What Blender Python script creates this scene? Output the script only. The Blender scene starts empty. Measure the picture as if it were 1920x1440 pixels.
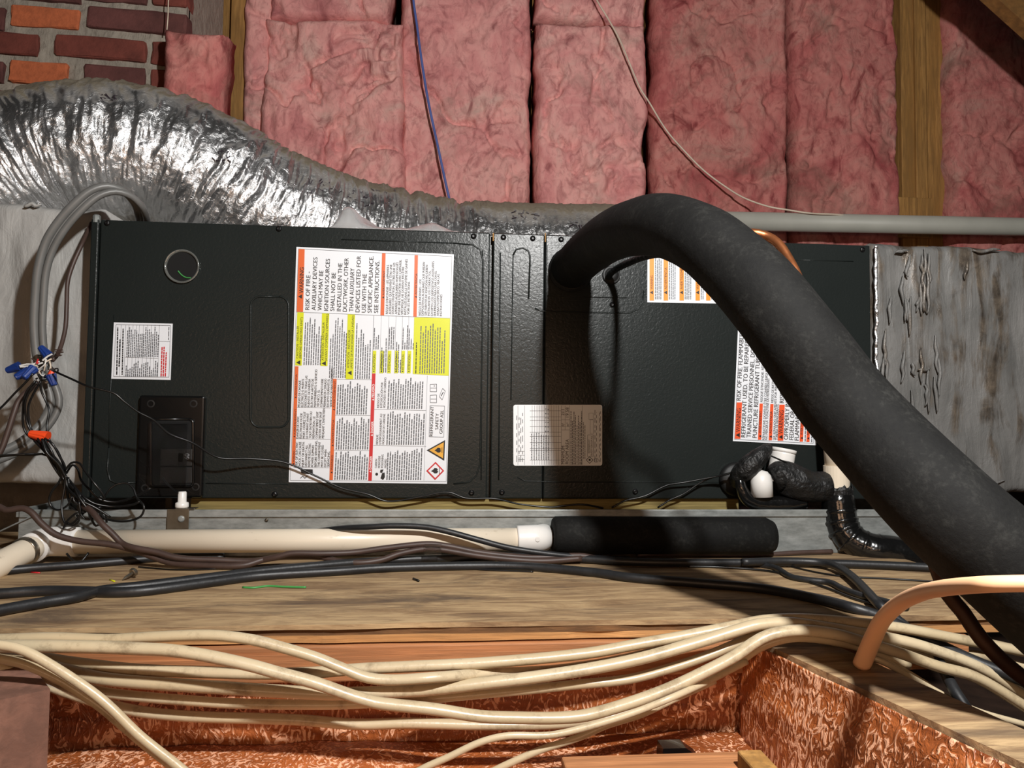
import bpy, bmesh, math, random
import numpy as np
from mathutils import Vector, Matrix
random.seed(7); rng = np.random.default_rng(11)
S = bpy.context.scene
COL = S.collection
# ------------------------------------------------------------------ camera
F = 1400.0
YAW, PITCH, ROLL = 0.09160959, 0.04548122, 0.0110763
CAM = np.array([0.60257416, -1.32149941, 0.14308486])
_fw = np.array([math.sin(YAW)*math.cos(PITCH), math.cos(YAW)*math.cos(PITCH), math.sin(PITCH)])
_r = np.array([math.cos(YAW), -math.sin(YAW), 0.0]); _u = np.cross(_r, _fw)
RT = math.cos(ROLL)*_r + math.sin(ROLL)*_u; UP = -math.sin(ROLL)*_r + math.cos(ROLL)*_u; FW = _fw
cd = bpy.data.cameras.new('camera'); cam = bpy.data.objects.new('camera', cd); COL.objects.link(cam)
cd.sensor_fit = 'HORIZONTAL'; cd.sensor_width = 36.0; cd.lens = F/1920*36.0; cd.clip_start = 0.02
m = Matrix.Identity(4)
for i in range(3):
    m[i][0], m[i][1], m[i][2], m[i][3] = RT[i], UP[i], -FW[i], CAM[i]
cam.matrix_world = m
S.camera = cam
# ------------------------------------------------------------------ world, lamps, exposure
W = bpy.data.worlds.new('world'); S.world = W; W.use_nodes = True
W.node_tree.nodes['Background'].inputs[0].default_value = (0.55, 0.53, 0.50, 1)
W.node_tree.nodes['Background'].inputs[1].default_value = 0.028
def lamp(name, kind, loc, energy, color, **kw):
    l = bpy.data.lights.new(name, kind); l.energy = energy; l.color = color
    for k, v in kw.items(): setattr(l, k, v)
    o = bpy.data.objects.new(name, l); COL.objects.link(o); o.location = loc
    o['kind'] = 'helper'
    return o
lamp('attic_bulb', 'POINT', (0.925, -1.30, 0.82), 104, (1.0, 0.985, 0.96), shadow_soft_size=0.03)
wl = lamp('warm_fill', 'AREA', (0.45, -1.95, 0.22), 5.6, (1.0, 0.60, 0.36), shape='RECTANGLE', size=1.3, size_y=0.22)  # added fill behind the camera, standing in for warm bounce off the wood
wl.rotation_euler = (math.radians(90), 0, 0)
S.view_settings.view_transform = 'Standard'; S.view_settings.look = 'None'
S.view_settings.exposure = 0.0; S.view_settings.gamma = 1.0; S.view_settings.use_curve_mapping = False

# ------------------------------------------------------------------ measuring helpers (point of the place seen at a pixel of the photograph)
def _dir(px, py): return FW + RT*(px-960)/F - UP*(py-720)/F
def aty(px, py, Y=0.0):
    d = _dir(px, py); return CAM + d*((Y-CAM[1])/d[1])
def atz(px, py, Z):
    d = _dir(px, py); return CAM + d*((Z-CAM[2])/d[2])
def atd(px, py, d): return CAM + _dir(px, py)*d
ZB = -0.085            # top of the plywood platform
ZJ = -0.106            # top of the joists
ZF = -0.232            # bottom of the joist bay
# ------------------------------------------------------------------ noise
def _hash(ix, iy, iz):
    h = (ix*374761393 + iy*668265263 + iz*2147483647 + 1013904223) & 0xFFFFFFFF
    h = ((h ^ (h >> 13))*1274126177) & 0xFFFFFFFF
    h = ((h ^ (h >> 16))*2246822519) & 0xFFFFFFFF
    return ((h ^ (h >> 15)) & 0xFFFFFF)/float(0xFFFFFF)
def vnoise(x, y, z=0.0):
    x = np.asarray(x, float); y = np.asarray(y, float); z = np.asarray(z, float)+np.zeros_like(x)
    fx, fy, fz = np.floor(x), np.floor(y), np.floor(z)
    ix, iy, iz = fx.astype(np.int64), fy.astype(np.int64), fz.astype(np.int64)
    tx, ty, tz = x-fx, y-fy, z-fz
    sx, sy, sz = [t*t*(3-2*t) for t in (tx, ty, tz)]
    c = lambda a, b, d: _hash(ix+a, iy+b, iz+d)
    l = lambda a, b, t: a+(b-a)*t
    r = l(l(l(c(0,0,0), c(1,0,0), sx), l(c(0,1,0), c(1,1,0), sx), sy), l(l(c(0,0,1), c(1,0,1), sx), l(c(0,1,1), c(1,1,1), sx), sy), sz)
    return r*2-1
def fbm(x, y, z=0.0, o=4):
    a, f, s = 1.0, 1.0, 0.0
    for i in range(o):
        s = s + a*vnoise(np.asarray(x)*f+17.3*i, np.asarray(y)*f+5.1*i, np.asarray(z)*f+9.7*i); a *= 0.5; f *= 2.03
    return s
# ------------------------------------------------------------------ mesh helpers
def obj(name, verts, faces, mat, parent=None, smooth=False, label=None, cat=None, group=None, kind=None):
    me = bpy.data.meshes.new(name)
    me.from_pydata([tuple(map(float, v)) for v in verts], [], [tuple(f) for f in faces])
    if smooth: me.polygons.foreach_set('use_smooth', [True]*len(me.polygons))
    me.materials.append(mat); me.update()
    o = bpy.data.objects.new(name, me); COL.objects.link(o)
    if parent is not None: o.parent = parent
    return tag(o, label, cat, group, kind)
def tag(o, label=None, cat=None, group=None, kind=None):
    if label: o['label'] = label
    if cat: o['category'] = cat
    if group: o['group'] = group
    if kind: o['kind'] = kind
    return o
def thing(name, label, cat, group=None, kind=None):
    o = bpy.data.objects.new(name, None); COL.objects.link(o); o.empty_display_size = 0.02
    return tag(o, label, cat, group, kind)
class MB:
    def __init__(s): s.v = []; s.f = []
    def add(s, v, f):
        n = len(s.v); s.v += [tuple(map(float, p)) for p in v]; s.f += [tuple(n+i for i in q) for q in f]; return s
    def box(s, a, b, bev=0.0):
        x0, y0, z0 = a; x1, y1, z1 = b
        if bev <= 0:
            v = [(x0,y0,z0),(x1,y0,z0),(x1,y1,z0),(x0,y1,z0),(x0,y0,z1),(x1,y0,z1),(x1,y1,z1),(x0,y1,z1)]
            return s.add(v, [(0,3,2,1),(4,5,6,7),(0,1,5,4),(1,2,6,5),(2,3,7,6),(3,0,4,7)])
        bm = bmesh.new(); bmesh.ops.create_cube(bm, size=1)
        bmesh.ops.scale(bm, vec=(x1-x0, y1-y0, z1-z0), verts=bm.verts)
        bmesh.ops.translate(bm, vec=((x0+x1)/2, (y0+y1)/2, (z0+z1)/2), verts=bm.verts)
        bmesh.ops.bevel(bm, geom=bm.edges[:], offset=bev, segments=2, affect='EDGES', profile=0.5)
        bm.verts.index_update()
        s.add([v.co for v in bm.verts], [[v.index for v in f.verts] for f in bm.faces]); bm.free(); return s
    def prism(s, poly, off):           # polygon (list of 3D points) extruded along a vector
        n = len(poly); off = np.asarray(off, float)
        p = [np.asarray(q, float) for q in poly]
        return s.add(p+[q+off for q in p], [tuple(range(n-1, -1, -1)), tuple(range(n, 2*n))]+[(i, (i+1) % n, n+(i+1) % n, n+i) for i in range(n)])
    def quad(s, a, b, c, d): return s.add([a, b, c, d], [(0, 1, 2, 3)])
    def lathe(s, prof, org, axis, n=24, caps=True):
        axis = Vector(axis).normalized(); t = Vector((0, 0, 1)) if abs(axis.z) < .9 else Vector((1, 0, 0))
        a = axis.cross(t).normalized(); b = axis.cross(a)
        org = Vector(org); v = []; f = []
        for (r, h) in prof:
            for i in range(n):
                w = 2*math.pi*i/n; v.append(org+axis*h+(a*math.cos(w)+b*math.sin(w))*r)
        for k in range(len(prof)-1):
            for i in range(n):
                j = (i+1) % n; f.append((k*n+i, k*n+j, (k+1)*n+j, (k+1)*n+i))
        if caps: f.append(tuple(range(n-1, -1, -1))); f.append(tuple((len(prof)-1)*n+i for i in range(n)))
        return s.add(v, f)
    def tube(s, pts, r, n=12, step=None, flat=1.0, closed=False, wob=0.0, rib=None, resample=True):
        P, R = path(pts, r, step, closed) if resample else (np.array(pts, float), np.array(r if hasattr(r, '__len__') else [r]*len(pts), float))
        T = np.gradient(P, axis=0); T /= np.maximum(np.linalg.norm(T, axis=1), 1e-9)[:, None]
        up = np.array([0, 0, 1.0]) if abs(T[0][2]) < .9 else np.array([1.0, 0, 0])
        A = np.cross(T[0], up); A /= np.linalg.norm(A)
        v = []; N = len(P)
        ang = np.linspace(0, 2*math.pi, n, endpoint=False)
        for i in range(N):
            A = A - T[i]*np.dot(A, T[i]); A /= np.linalg.norm(A); B = np.cross(T[i], A)
            rr = R[i]
            ring = P[i] + (np.outer(np.cos(ang)*rr, A) + np.outer(np.sin(ang)*rr*flat, B))
            if wob:
                q = ring - P[i]; k = 1+wob*vnoise(ring[:, 0]*14, ring[:, 1]*14, ring[:, 2]*14)[:, None]; ring = P[i]+q*k
            v += list(ring)
        f = []
        for i in range(N-1):
            for j in range(n):
                k = (j+1) % n; f.append((i*n+j, i*n+k, (i+1)*n+k, (i+1)*n+j))
        f.append(tuple(range(n-1, -1, -1))); f.append(tuple((N-1)*n+j for j in range(n)))
        return s.add(v, f)
    def build(s, name, mat, parent=None, smooth=False, **kw): return obj(name, s.v, s.f, mat, parent, smooth, **kw)
def path(pts, r, step=None, closed=False):
    P = np.array(pts, float); n = len(P)
    R = np.array(r if hasattr(r, '__len__') else [r]*n, float)
    if n == 2: Q = np.vstack([P[0], P[1]]); return Q, R
    out, ro = [], []
    step = step or max(np.mean(R)*1.6, 0.004)
    for i in range(n-1):
        p0, p1, p2, p3 = P[max(i-1, 0)], P[i], P[i+1], P[min(i+2, n-1)]
        # centripetal-like catmull rom with limited tangents
        L = np.linalg.norm(p2-p1); k = max(2, int(L/step)+1)
        l0 = max(np.linalg.norm(p1-p0), 1e-6); l2 = max(np.linalg.norm(p3-p2), 1e-6)
        m1 = (p2-p0)/(l0+L)*L if i > 0 else (p2-p1); m2 = (p3-p1)/(l2+L)*L if i < n-2 else (p2-p1)
        for j in range(k):
            t = j/k; t2, t3 = t*t, t*t*t
            out.append((2*t3-3*t2+1)*p1+(t3-2*t2+t)*m1+(-2*t3+3*t2)*p2+(t3-t2)*m2); ro.append(R[i]*(1-t)+R[i+1]*t)
    out.append(P[-1]); ro.append(R[-1])
    return np.array(out), np.array(ro)
# ------------------------------------------------------------------ materials
def srgb(r, g, b):
    c = [x/255 for x in (r, g, b)]
    return tuple((x/12.92 if x <= .04045 else ((x+.055)/1.055)**2.4) for x in c)
def new_mat(name):
    m = bpy.data.materials.new(name); m.use_nodes = True; nt = m.node_tree
    return m, nt, nt.nodes['Principled BSDF']
def coords(nt, scale=(1, 1, 1), rnd=False):
    tc = nt.nodes.new('ShaderNodeTexCoord'); mp = nt.nodes.new('ShaderNodeMapping')
    mp.inputs['Scale'].default_value = scale
    if rnd:
        oi = nt.nodes.new('ShaderNodeObjectInfo'); ad = nt.nodes.new('ShaderNodeVectorMath'); ad.operation = 'ADD'
        ml = nt.nodes.new('ShaderNodeMath'); ml.operation = 'MULTIPLY'; ml.inputs[1].default_value = 37.0
        nt.links.new(oi.outputs['Random'], ml.inputs[0]); nt.links.new(tc.outputs['Object'], ad.inputs[0]); nt.links.new(ml.outputs[0], ad.inputs[1])
        nt.links.new(ad.outputs[0], mp.inputs['Vector'])
    else: nt.links.new(tc.outputs['Object'], mp.inputs['Vector'])
    return mp.outputs['Vector']
def noise(nt, vec, scale, detail=4, rough=.55, dist=0.0):
    n = nt.nodes.new('ShaderNodeTexNoise'); n.inputs['Scale'].default_value = scale; n.inputs['Detail'].default_value = detail
    n.inputs['Roughness'].default_value = rough; n.inputs['Distortion'].default_value = dist
    nt.links.new(vec, n.inputs['Vector']); return n.outputs['Fac']
def ramp(nt, fac, stops):
    r = nt.nodes.new('ShaderNodeValToRGB'); e = r.color_ramp.elements
    while len(e) < len(stops): e.new(.5)
    for i, (p, c) in enumerate(stops):
        e[i].position = p; e[i].color = (*c, 1) if len(c) == 3 else c
    nt.links.new(fac, r.inputs['Fac']); return r.outputs['Color']
def mix(nt, fac, a, b):
    x = nt.nodes.new('ShaderNodeMix'); x.data_type = 'RGBA'
    if isinstance(fac, (int, float)): x.inputs[0].default_value = fac
    else: nt.links.new(fac, x.inputs[0])
    for v, i in ((a, 6), (b, 7)):
        if isinstance(v, tuple): x.inputs[i].default_value = (*v, 1)
        else: nt.links.new(v, x.inputs[i])
    return x.outputs[2]
def mathn(nt, op, a, b=None):
    x = nt.nodes.new('ShaderNodeMath'); x.operation = op
    for v, i in ((a, 0), (b, 1)):
        if v is None: continue
        if isinstance(v, (int, float)): x.inputs[i].default_value = v
        else: nt.links.new(v, x.inputs[i])
    return x.outputs[0]
def bump(nt, bs, h, strength, dist, prev=None):
    b = nt.nodes.new('ShaderNodeBump'); b.inputs['Strength'].default_value = strength; b.inputs['Distance'].default_value = dist
    nt.links.new(h, b.inputs['Height'])
    if prev: nt.links.new(prev, b.inputs['Normal'])
    nt.links.new(b.outputs['Normal'], bs.inputs['Normal']); return b.outputs['Normal']
def plain(name, c, rough=.5, metal=0.0, var=.12, vs=30, bmp=None, coat=0.0, rnd=False, stretch=(1, 1, 1), spec=.5):
    m, nt, bs = new_mat(name)
    v = coords(nt, stretch, rnd)
    lo = tuple(x*(1-var) for x in c); hi = tuple(min(1, x*(1+var)) for x in c)
    nt.links.new(ramp(nt, noise(nt, v, vs), [(.3, lo), (.7, hi)]), bs.inputs['Base Color'])
    bs.inputs['Roughness'].default_value = rough; bs.inputs['Metallic'].default_value = metal
    bs.inputs['Coat Weight'].default_value = coat; bs.inputs['Specular IOR Level'].default_value = spec
    if bmp: bump(nt, bs, noise(nt, v, bmp[0], 3), bmp[1], bmp[2])
    return m
def wood(name, c1, c2, c3, scale=(1.2, 14, 14), rough=.75, ring=9.0, dirt=None):
    m, nt, bs = new_mat(name); v = coords(nt, scale, True)
    n1 = noise(nt, v, 2.2, 6, .6, .6); n2 = noise(nt, v, ring, 5, .65, .3)
    c = mix(nt, ramp(nt, n2, [(.34, (0, 0, 0)), (.62, (1, 1, 1))]), ramp(nt, n1, [(.3, c1), (.5, c2), (.72, c3)]), tuple(x*.60 for x in c2))
    if dirt:
        v2 = coords(nt, (2.0, 3.5, 3.5), True)
        c = mix(nt, ramp(nt, noise(nt, v2, 3.0, 8, .68, .5), [(.44, (0, 0, 0)), (.68, (.85, .85, .85))]), c, dirt)
    nt.links.new(c, bs.inputs['Base Color']); bs.inputs['Roughness'].default_value = rough
    bump(nt, bs, n2, .5, .0015)
    return m
MT = {}
def build_batt(key, name, lift):
    m, nt, bs = new_mat(name); v = coords(nt, (1, 1, 1), True)
    vs_ = coords(nt, (1.2, 1.2, .75), True)
    w = noise(nt, v, 4.2, 6, .62, 1.6)
    rg = nt.nodes.new('ShaderNodeTexNoise'); rg.noise_type = 'RIDGED_MULTIFRACTAL'; rg.normalize = True
    for k_, x_ in (('Scale', 7.0), ('Detail', 7.0), ('Roughness', .55), ('Lacunarity', 2.1), ('Distortion', 1.3)): rg.inputs[k_].default_value = x_
    nt.links.new(vs_, rg.inputs['Vector']); rgf = rg.outputs['Fac']
    fine = noise(nt, vs_, 34, 6, .66, 1.4)
    c = ramp(nt, w, [(.26, srgb(158, 78, 80)), (.42, srgb(190, 112, 108)), (.54, srgb(200, 132, 124)), (.72, srgb(186, 146, 134))])
    c = mix(nt, ramp(nt, rgf, [(.45, (0, 0, 0)), (.85, (.75, .75, .75))]), c, srgb(226, 176, 166))
    c = mix(nt, ramp(nt, noise(nt, vs_, 9, 5, .6, 2.2), [(.30, (.8, .8, .8)), (.46, (0, 0, 0))]), c, srgb(128, 56, 58))
    c = mix(nt, ramp(nt, fine, [(.34, (.45, .45, .45)), (.52, (0, 0, 0))]), c, srgb(136, 70, 70))
    c = mix(nt, ramp(nt, noise(nt, v, 3.4, 6, .7, 1), [(.52, (0, 0, 0)), (.72, (.65, .65, .65))]), c, srgb(128, 104, 92))
    gn = nt.nodes.new('ShaderNodeHueSaturation'); gn.inputs['Value'].default_value = lift; gn.inputs['Saturation'].default_value = 1.0 if lift == 1.0 else .84
    nt.links.new(c, gn.inputs['Color']); c = gn.outputs['Color']
    nt.links.new(c, bs.inputs['Base Color']); bs.inputs['Roughness'].default_value = 1.0; bs.inputs['Specular IOR Level'].default_value = .05
    bump(nt, bs, mathn(nt, 'ADD', mathn(nt, 'MULTIPLY', rgf, .8), mathn(nt, 'MULTIPLY', fine, .5)), .5, .012); MT[key] = m
def build_mats():
    # dark grey textured cabinet paint
    m, nt, bs = new_mat('cabinet_paint'); v = coords(nt)
    nt.links.new(ramp(nt, noise(nt, v, 3), [(.3, srgb(29, 33, 32)), (.7, srgb(34, 38, 37))]), bs.inputs['Base Color'])
    bs.inputs['Roughness'].default_value = .30; bs.inputs['Specular IOR Level'].default_value = .22
    bump(nt, bs, noise(nt, v, 190, 2, .5, .8), .30, .0012); MT['paint'] = m
    MT['ridge'] = plain('cabinet_ridge_paint', srgb(50, 55, 54), .3)
    MT['black'] = plain('black_plastic', srgb(14, 14, 14), .22, coat=.3)
    MT['gloss'] = plain('smoky_clear_plastic', srgb(128, 130, 126), .10, .5, coat=1.0, bmp=(60, .5, .002))
    MT['blackmat'] = plain('black_rubber', srgb(20, 20, 20), .55)
    MT['screw'] = plain('black_screw', srgb(18, 18, 19), .35, .3)
    MT['dark'] = plain('dark_hole', (.002, .002, .002), .9)
    MT['zinc'] = None
    m, nt, bs = new_mat('galvanised_steel'); v = coords(nt, (1, 1, 3))
    n = noise(nt, v, 26, 6, .7)
    nt.links.new(ramp(nt, n, [(.3, srgb(112, 116, 114)), (.55, srgb(146, 150, 148)), (.75, srgb(168, 171, 170))]), bs.inputs['Base Color'])
    bs.inputs['Metallic'].default_value = .35; bs.inputs['Roughness'].default_value = .48; MT['zinc'] = m
    MT['bracket'] = plain('zinc_bracket', srgb(150, 142, 128), .28, .9, .2, 60)
    # pvc
    m, nt, bs = new_mat('aged_pvc'); v = coords(nt, (1, 2, 2))
    n = ramp(nt, noise(nt, v, 24, 8, .75), [(.60, (0, 0, 0)), (.72, (.6, .6, .6))])
    nt.links.new(mix(nt, n, ramp(nt, noise(nt, v, 4), [(.3, srgb(218, 205, 184)), (.7, srgb(229, 218, 198))]), srgb(150, 132, 108)), bs.inputs['Base Color'])
    bs.inputs['Roughness'].default_value = .35; MT['pvc'] = m
    MT['white'] = plain('white_pvc', srgb(226, 224, 220), .32, var=.04)
    MT['greypipe'] = plain('grey_pvc', srgb(178, 178, 168), .5, var=.06, vs=12)
    # foam hose
    m, nt, bs = new_mat('foam_insulation'); v = coords(nt)
    n = noise(nt, v, 34, 8, .7)
    nt.links.new(ramp(nt, mathn(nt, 'ADD', mathn(nt, 'MULTIPLY', n, .6), mathn(nt, 'MULTIPLY', noise(nt, v, 210, 4, .7), .4)), [(.38, srgb(8, 8, 8)), (.52, srgb(15, 15, 14)), (.68, srgb(38, 38, 36))]), bs.inputs['Base Color'])
    bs.inputs['Roughness'].default_value = .8; bs.inputs['Specular IOR Level'].default_value = .25
    bump(nt, bs, noise(nt, v, 160, 5, .7), .5, .0012); MT['foam'] = m
    MT['tape'] = plain('black_vinyl_tape', srgb(15, 15, 15), .2, coat=.6, bmp=(26, .9, .006))
    MT['tapemat'] = plain('black_cloth_tape', srgb(17, 17, 17), .55, bmp=(48, 1.0, .010))
    MT['cblack'] = plain('black_cable_jacket', srgb(30, 31, 33), .45, var=.3, vs=40, bmp=(120, .3, .001))
    MT['wblack'] = plain('black_wire_jacket', srgb(16, 16, 16), .32)
    MT['cbrown'] = plain('brown_cable_jacket', srgb(66, 50, 44), .5, var=.2, vs=40)
    MT['cgrey'] = plain('grey_cable_jacket', srgb(104, 104, 102), .42, var=.1)
    MT['cream'] = None
    m, nt, bs = new_mat('cream_cable_jacket'); v = coords(nt, (1, 1, 1), True)
    n = ramp(nt, noise(nt, v, 26, 9, .78), [(.52, (0, 0, 0)), (.72, (.7, .7, .7))])
    nt.links.new(mix(nt, n, ramp(nt, noise(nt, v, 5), [(.3, srgb(176, 158, 126)), (.7, srgb(196, 180, 150))]), srgb(104, 84, 60)), bs.inputs['Base Color'])
    bs.inputs['Roughness'].default_value = .33; bump(nt, bs, noise(nt, v, 70, 3), .25, .002); MT['cream'] = m
    MT['peach'] = plain('peach_cable_jacket', srgb(244, 192, 148), .5, var=.05, vs=9)
    MT['blue'] = plain('blue_wire_nut', srgb(24, 52, 120), .4, var=.2)
    MT['orange'] = plain('orange_wire_nut', srgb(240, 78, 34), .4, var=.06)
    MT['bluewire'] = plain('blue_wire_jacket', srgb(88, 108, 176), .5)
    MT['whitewire'] = plain('white_wire_jacket', srgb(218, 202, 182), .5)
    MT['green'] = plain('green_wire_jacket', srgb(60, 140, 70), .5)
    MT['copper'] = plain('copper_tube', srgb(176, 110, 70), .38, .85, .3, 30)
    MT['copperwrap'] = plain('brown_dark_tube', srgb(70, 44, 30), .5, .4, .3, 30)
    # insulation
    for bk, bn, lift in (('batt', 'pink_fibreglass', 1.0), ('batt_dusty', 'dusty_pink_fibreglass', 1.45)): build_batt(bk, bn, lift)
    # foil of the flex duct with settled dust on top
    m, nt, bs = new_mat('crumpled_foil'); v = coords(nt)
    geo = nt.nodes.new('ShaderNodeNewGeometry'); sx = nt.nodes.new('ShaderNodeSeparateXYZ'); nt.links.new(geo.outputs['Normal'], sx.inputs[0])
    dz = mathn(nt, 'ADD', sx.outputs['Z'], mathn(nt, 'MULTIPLY', noise(nt, v, 6, 3, .5), .5))
    dm = ramp(nt, dz, [(.66, (0, 0, 0)), (1.05, (1, 1, 1))])
    nt.links.new(mix(nt, dm, ramp(nt, noise(nt, v, 12, 5), [(.35, (.45, .45, .45)), (.65, (.75, .75, .76))]), srgb(140, 131, 114)), bs.inputs['Base Color'])
    nt.links.new(mathn(nt, 'SUBTRACT', .95, mathn(nt, 'MULTIPLY', dm, .75)), bs.inputs['Metallic'])
    nt.links.new(mathn(nt, 'ADD', .33, mathn(nt, 'MULTIPLY', dm, .42)), bs.inputs['Roughness'])
    bump(nt, bs, noise(nt, v, 60, 5, .65, 1.0), .8, .004); MT['foil'] = m
    MT['ink'] = plain('printed_ink', (.03, .02, .03), .5)
    # mastic coated duct board: grey paint, brushed vertical streaks where foil shows
    m, nt, bs = new_mat('grey_mastic'); v = coords(nt, (9, 9, 1.6)); v1 = coords(nt)
    st = noise(nt, v, 3.2, 6, .62, .5); lum = noise(nt, v1, 30, 6, .65, .6); big = noise(nt, v1, 2.8, 4, .6, .4)
    msk = ramp(nt, mathn(nt, 'ADD', mathn(nt, 'MULTIPLY', st, .62), mathn(nt, 'MULTIPLY', big, .55)), [(.60, (0, 0, 0)), (.69, (1, 1, 1))])
    g = ramp(nt, noise(nt, v1, 9, 5), [(.3, srgb(96, 96, 94)), (.7, srgb(122, 121, 119))])
    nt.links.new(mix(nt, msk, g, ramp(nt, lum, [(.35, srgb(70, 64, 58)), (.7, srgb(128, 116, 102))])), bs.inputs['Base Color'])
    nt.links.new(mathn(nt, 'MULTIPLY', msk, .3), bs.inputs['Metallic'])
    nt.links.new(mathn(nt, 'SUBTRACT', .52, mathn(nt, 'MULTIPLY', msk, .2)), bs.inputs['Roughness'])
    h = mathn(nt, 'ADD', mathn(nt, 'MULTIPLY', st, 1.0), mathn(nt, 'MULTIPLY', lum, .45))
    bump(nt, bs, h, .75, .006); MT['mastic'] = m
    m, nt, bs = new_mat('grey_mastic_smooth'); v = coords(nt, (5, 5, 1.6)); v1 = coords(nt)
    st = noise(nt, v, 4, 5, .6, .8); lum = noise(nt, v1, 22, 5, .6, 1.2)
    nt.links.new(ramp(nt, noise(nt, v1, 7, 6), [(.3, srgb(156, 156, 153)), (.7, srgb(182, 181, 178))]), bs.inputs['Base Color'])
    bs.inputs['Roughness'].default_value = .42
    bump(nt, bs, mathn(nt, 'ADD', st, mathn(nt, 'MULTIPLY', lum, .5)), .6, .008); MT['mastic2'] = m
    # woods
    MT['stud'] = wood('yellow_stud_wood', srgb(150, 108, 52), srgb(176, 130, 70), srgb(196, 150, 88), (14, 14, 1.2))
    MT['rafter'] = wood('rafter_wood', srgb(120, 82, 40), srgb(146, 104, 54), srgb(160, 118, 66), (5, 5, 5))
    m, nt, bs = new_mat('weathered_plank'); v = coords(nt, (2.0, 11, 11)); v2 = coords(nt, (1.6, 6, 6)); v3 = coords(nt, (3.2, 26, 26))
    g1 = noise(nt, v, 3.0, 8, .66, 1.0); g2 = noise(nt, v3, 4.5, 6, .66, 1.2)
    c = ramp(nt, g1, [(.26, srgb(92, 68, 46)), (.42, srgb(138, 110, 78)), (.56, srgb(172, 144, 106)), (.74, srgb(196, 166, 124))])
    c = mix(nt, ramp(nt, g2, [(.30, (.7, .7, .7)), (.48, (0, 0, 0))]), c, srgb(96, 70, 48))
    c = mix(nt, ramp(nt, noise(nt, v2, 2.6, 8, .7, .8), [(.50, (0, 0, 0)), (.66, (.8, .8, .8))]), c, srgb(78, 62, 50))
    nt.links.new(c, bs.inputs['Base Color']); bs.inputs['Roughness'].default_value = .8
    bump(nt, bs, g2, .5, .0014); MT['plank'] = m
    MT['ply'] = wood('weathered_plank', srgb(128, 100, 70), srgb(164, 134, 98), srgb(192, 160, 118), (1.3, 13, 13), .8, 6.0, srgb(66, 52, 42))
    MT['plyedge'] = wood('plank_edge_wood', srgb(168, 116, 66), srgb(200, 146, 90), srgb(214, 164, 108), (1.0, 40, 40), .8)
    MT['plydark'] = wood('plank_core_wood', srgb(74, 50, 30), srgb(112, 78, 46), srgb(140, 98, 58), (3.0, 30, 30), .9)
    MT['joist'] = wood('clean_joist_wood', srgb(156, 96, 56), srgb(188, 126, 80), srgb(204, 146, 100), (1.0, 34, 34), .7)
    MT['oldjoist'] = wood('old_joist_wood', srgb(104, 70, 56), srgb(128, 90, 74), srgb(144, 104, 88), (6, 6, 6), .75)
    MT['green_lumber'] = wood('treated_lumber', srgb(120, 104, 56), srgb(146, 128, 74), srgb(166, 148, 92), (1.0, 30, 30), .8)
    # brown varnished joist with stuck-on pale flakes
    m, nt, bs = new_mat('flaked_brown_wood'); v = coords(nt, (1, 1, .55))
    base = ramp(nt, noise(nt, coords(nt, (1, 1, 8)), 5, 6, .65), [(.3, srgb(106, 52, 26)), (.55, srgb(166, 92, 48)), (.75, srgb(202, 122, 68))])
    fl = noise(nt, v, 95, 3, .5, 2.6)
    pat = noise(nt, coords(nt), 9, 4, .6)
    fm = ramp(nt, mathn(nt, 'ADD', mathn(nt, 'MULTIPLY', fl, .8), mathn(nt, 'MULTIPLY', pat, .32)), [(.575, (0, 0, 0)), (.63, (1, 1, 1))])
    nt.links.new(mix(nt, fm, base, srgb(234, 176, 140)), bs.inputs['Base Color'])
    nt.links.new(mathn(nt, 'ADD', .3, mathn(nt, 'MULTIPLY', fm, .3)), bs.inputs['Roughness'])
    bump(nt, bs, mathn(nt, 'ADD', mathn(nt, 'MULTIPLY', fl, .7), mathn(nt, 'MULTIPLY', pat, .8)), .8, .006); MT['flake'] = m
    MT['darkfloor'] = plain('dusty_dark_floor', srgb(70, 50, 38), .9, var=.4, vs=20)
    MT['debris'] = plain('pale_debris', srgb(205, 180, 155), .6, var=.3, vs=200)
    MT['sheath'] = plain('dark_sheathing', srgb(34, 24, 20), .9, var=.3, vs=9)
    # masonry
    MT['mortar'] = plain('grey_mortar', srgb(150, 142, 130), .95, var=.18, vs=26, bmp=(60, .9, .006))
    MT['brick_red'] = plain('red_brick', srgb(112, 56, 46), .9, var=.32, vs=18, bmp=(120, .8, .002), rnd=True)
    MT['brick_dark'] = plain('purple_brick', srgb(96, 56, 52), .9, var=.32, vs=18, bmp=(120, .8, .002), rnd=True)
    MT['brick_orange'] = plain('orange_brick', srgb(186, 100, 62), .9, var=.16, vs=60, bmp=(120, .8, .002), rnd=True)
    # print
    MT['paper'] = plain('label_paper', srgb(226, 229, 234), .4, var=.01)
    MT['plate'] = plain('data_plate_paper', srgb(232, 234, 236), .35, var=.01)
    MT['p_black'] = plain('black_print', srgb(22, 22, 24), .5)
    MT['p_grey'] = plain('grey_print', srgb(92, 94, 98), .5)
    MT['p_line'] = plain('thin_grey_rule', srgb(130, 132, 136), .5)
    MT['p_orange'] = plain('orange_print', srgb(214, 98, 46), .4, var=.02)
    MT['p_orange2'] = plain('amber_print', srgb(238, 146, 42), .4, var=.02)
    MT['p_orange3'] = plain('red_orange_print', srgb(228, 86, 44), .4, var=.02)
    MT['p_yellow'] = plain('yellow_green_print', srgb(208, 212, 24), .4, var=.02)
    MT['p_red'] = plain('red_print', srgb(196, 38, 44), .4, var=.02)
    MT['p_white'] = plain('white_print', srgb(232, 232, 232), .4)
    MT['p_tan'] = plain('triangle_amber_print', srgb(228, 168, 62), .4)
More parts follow.
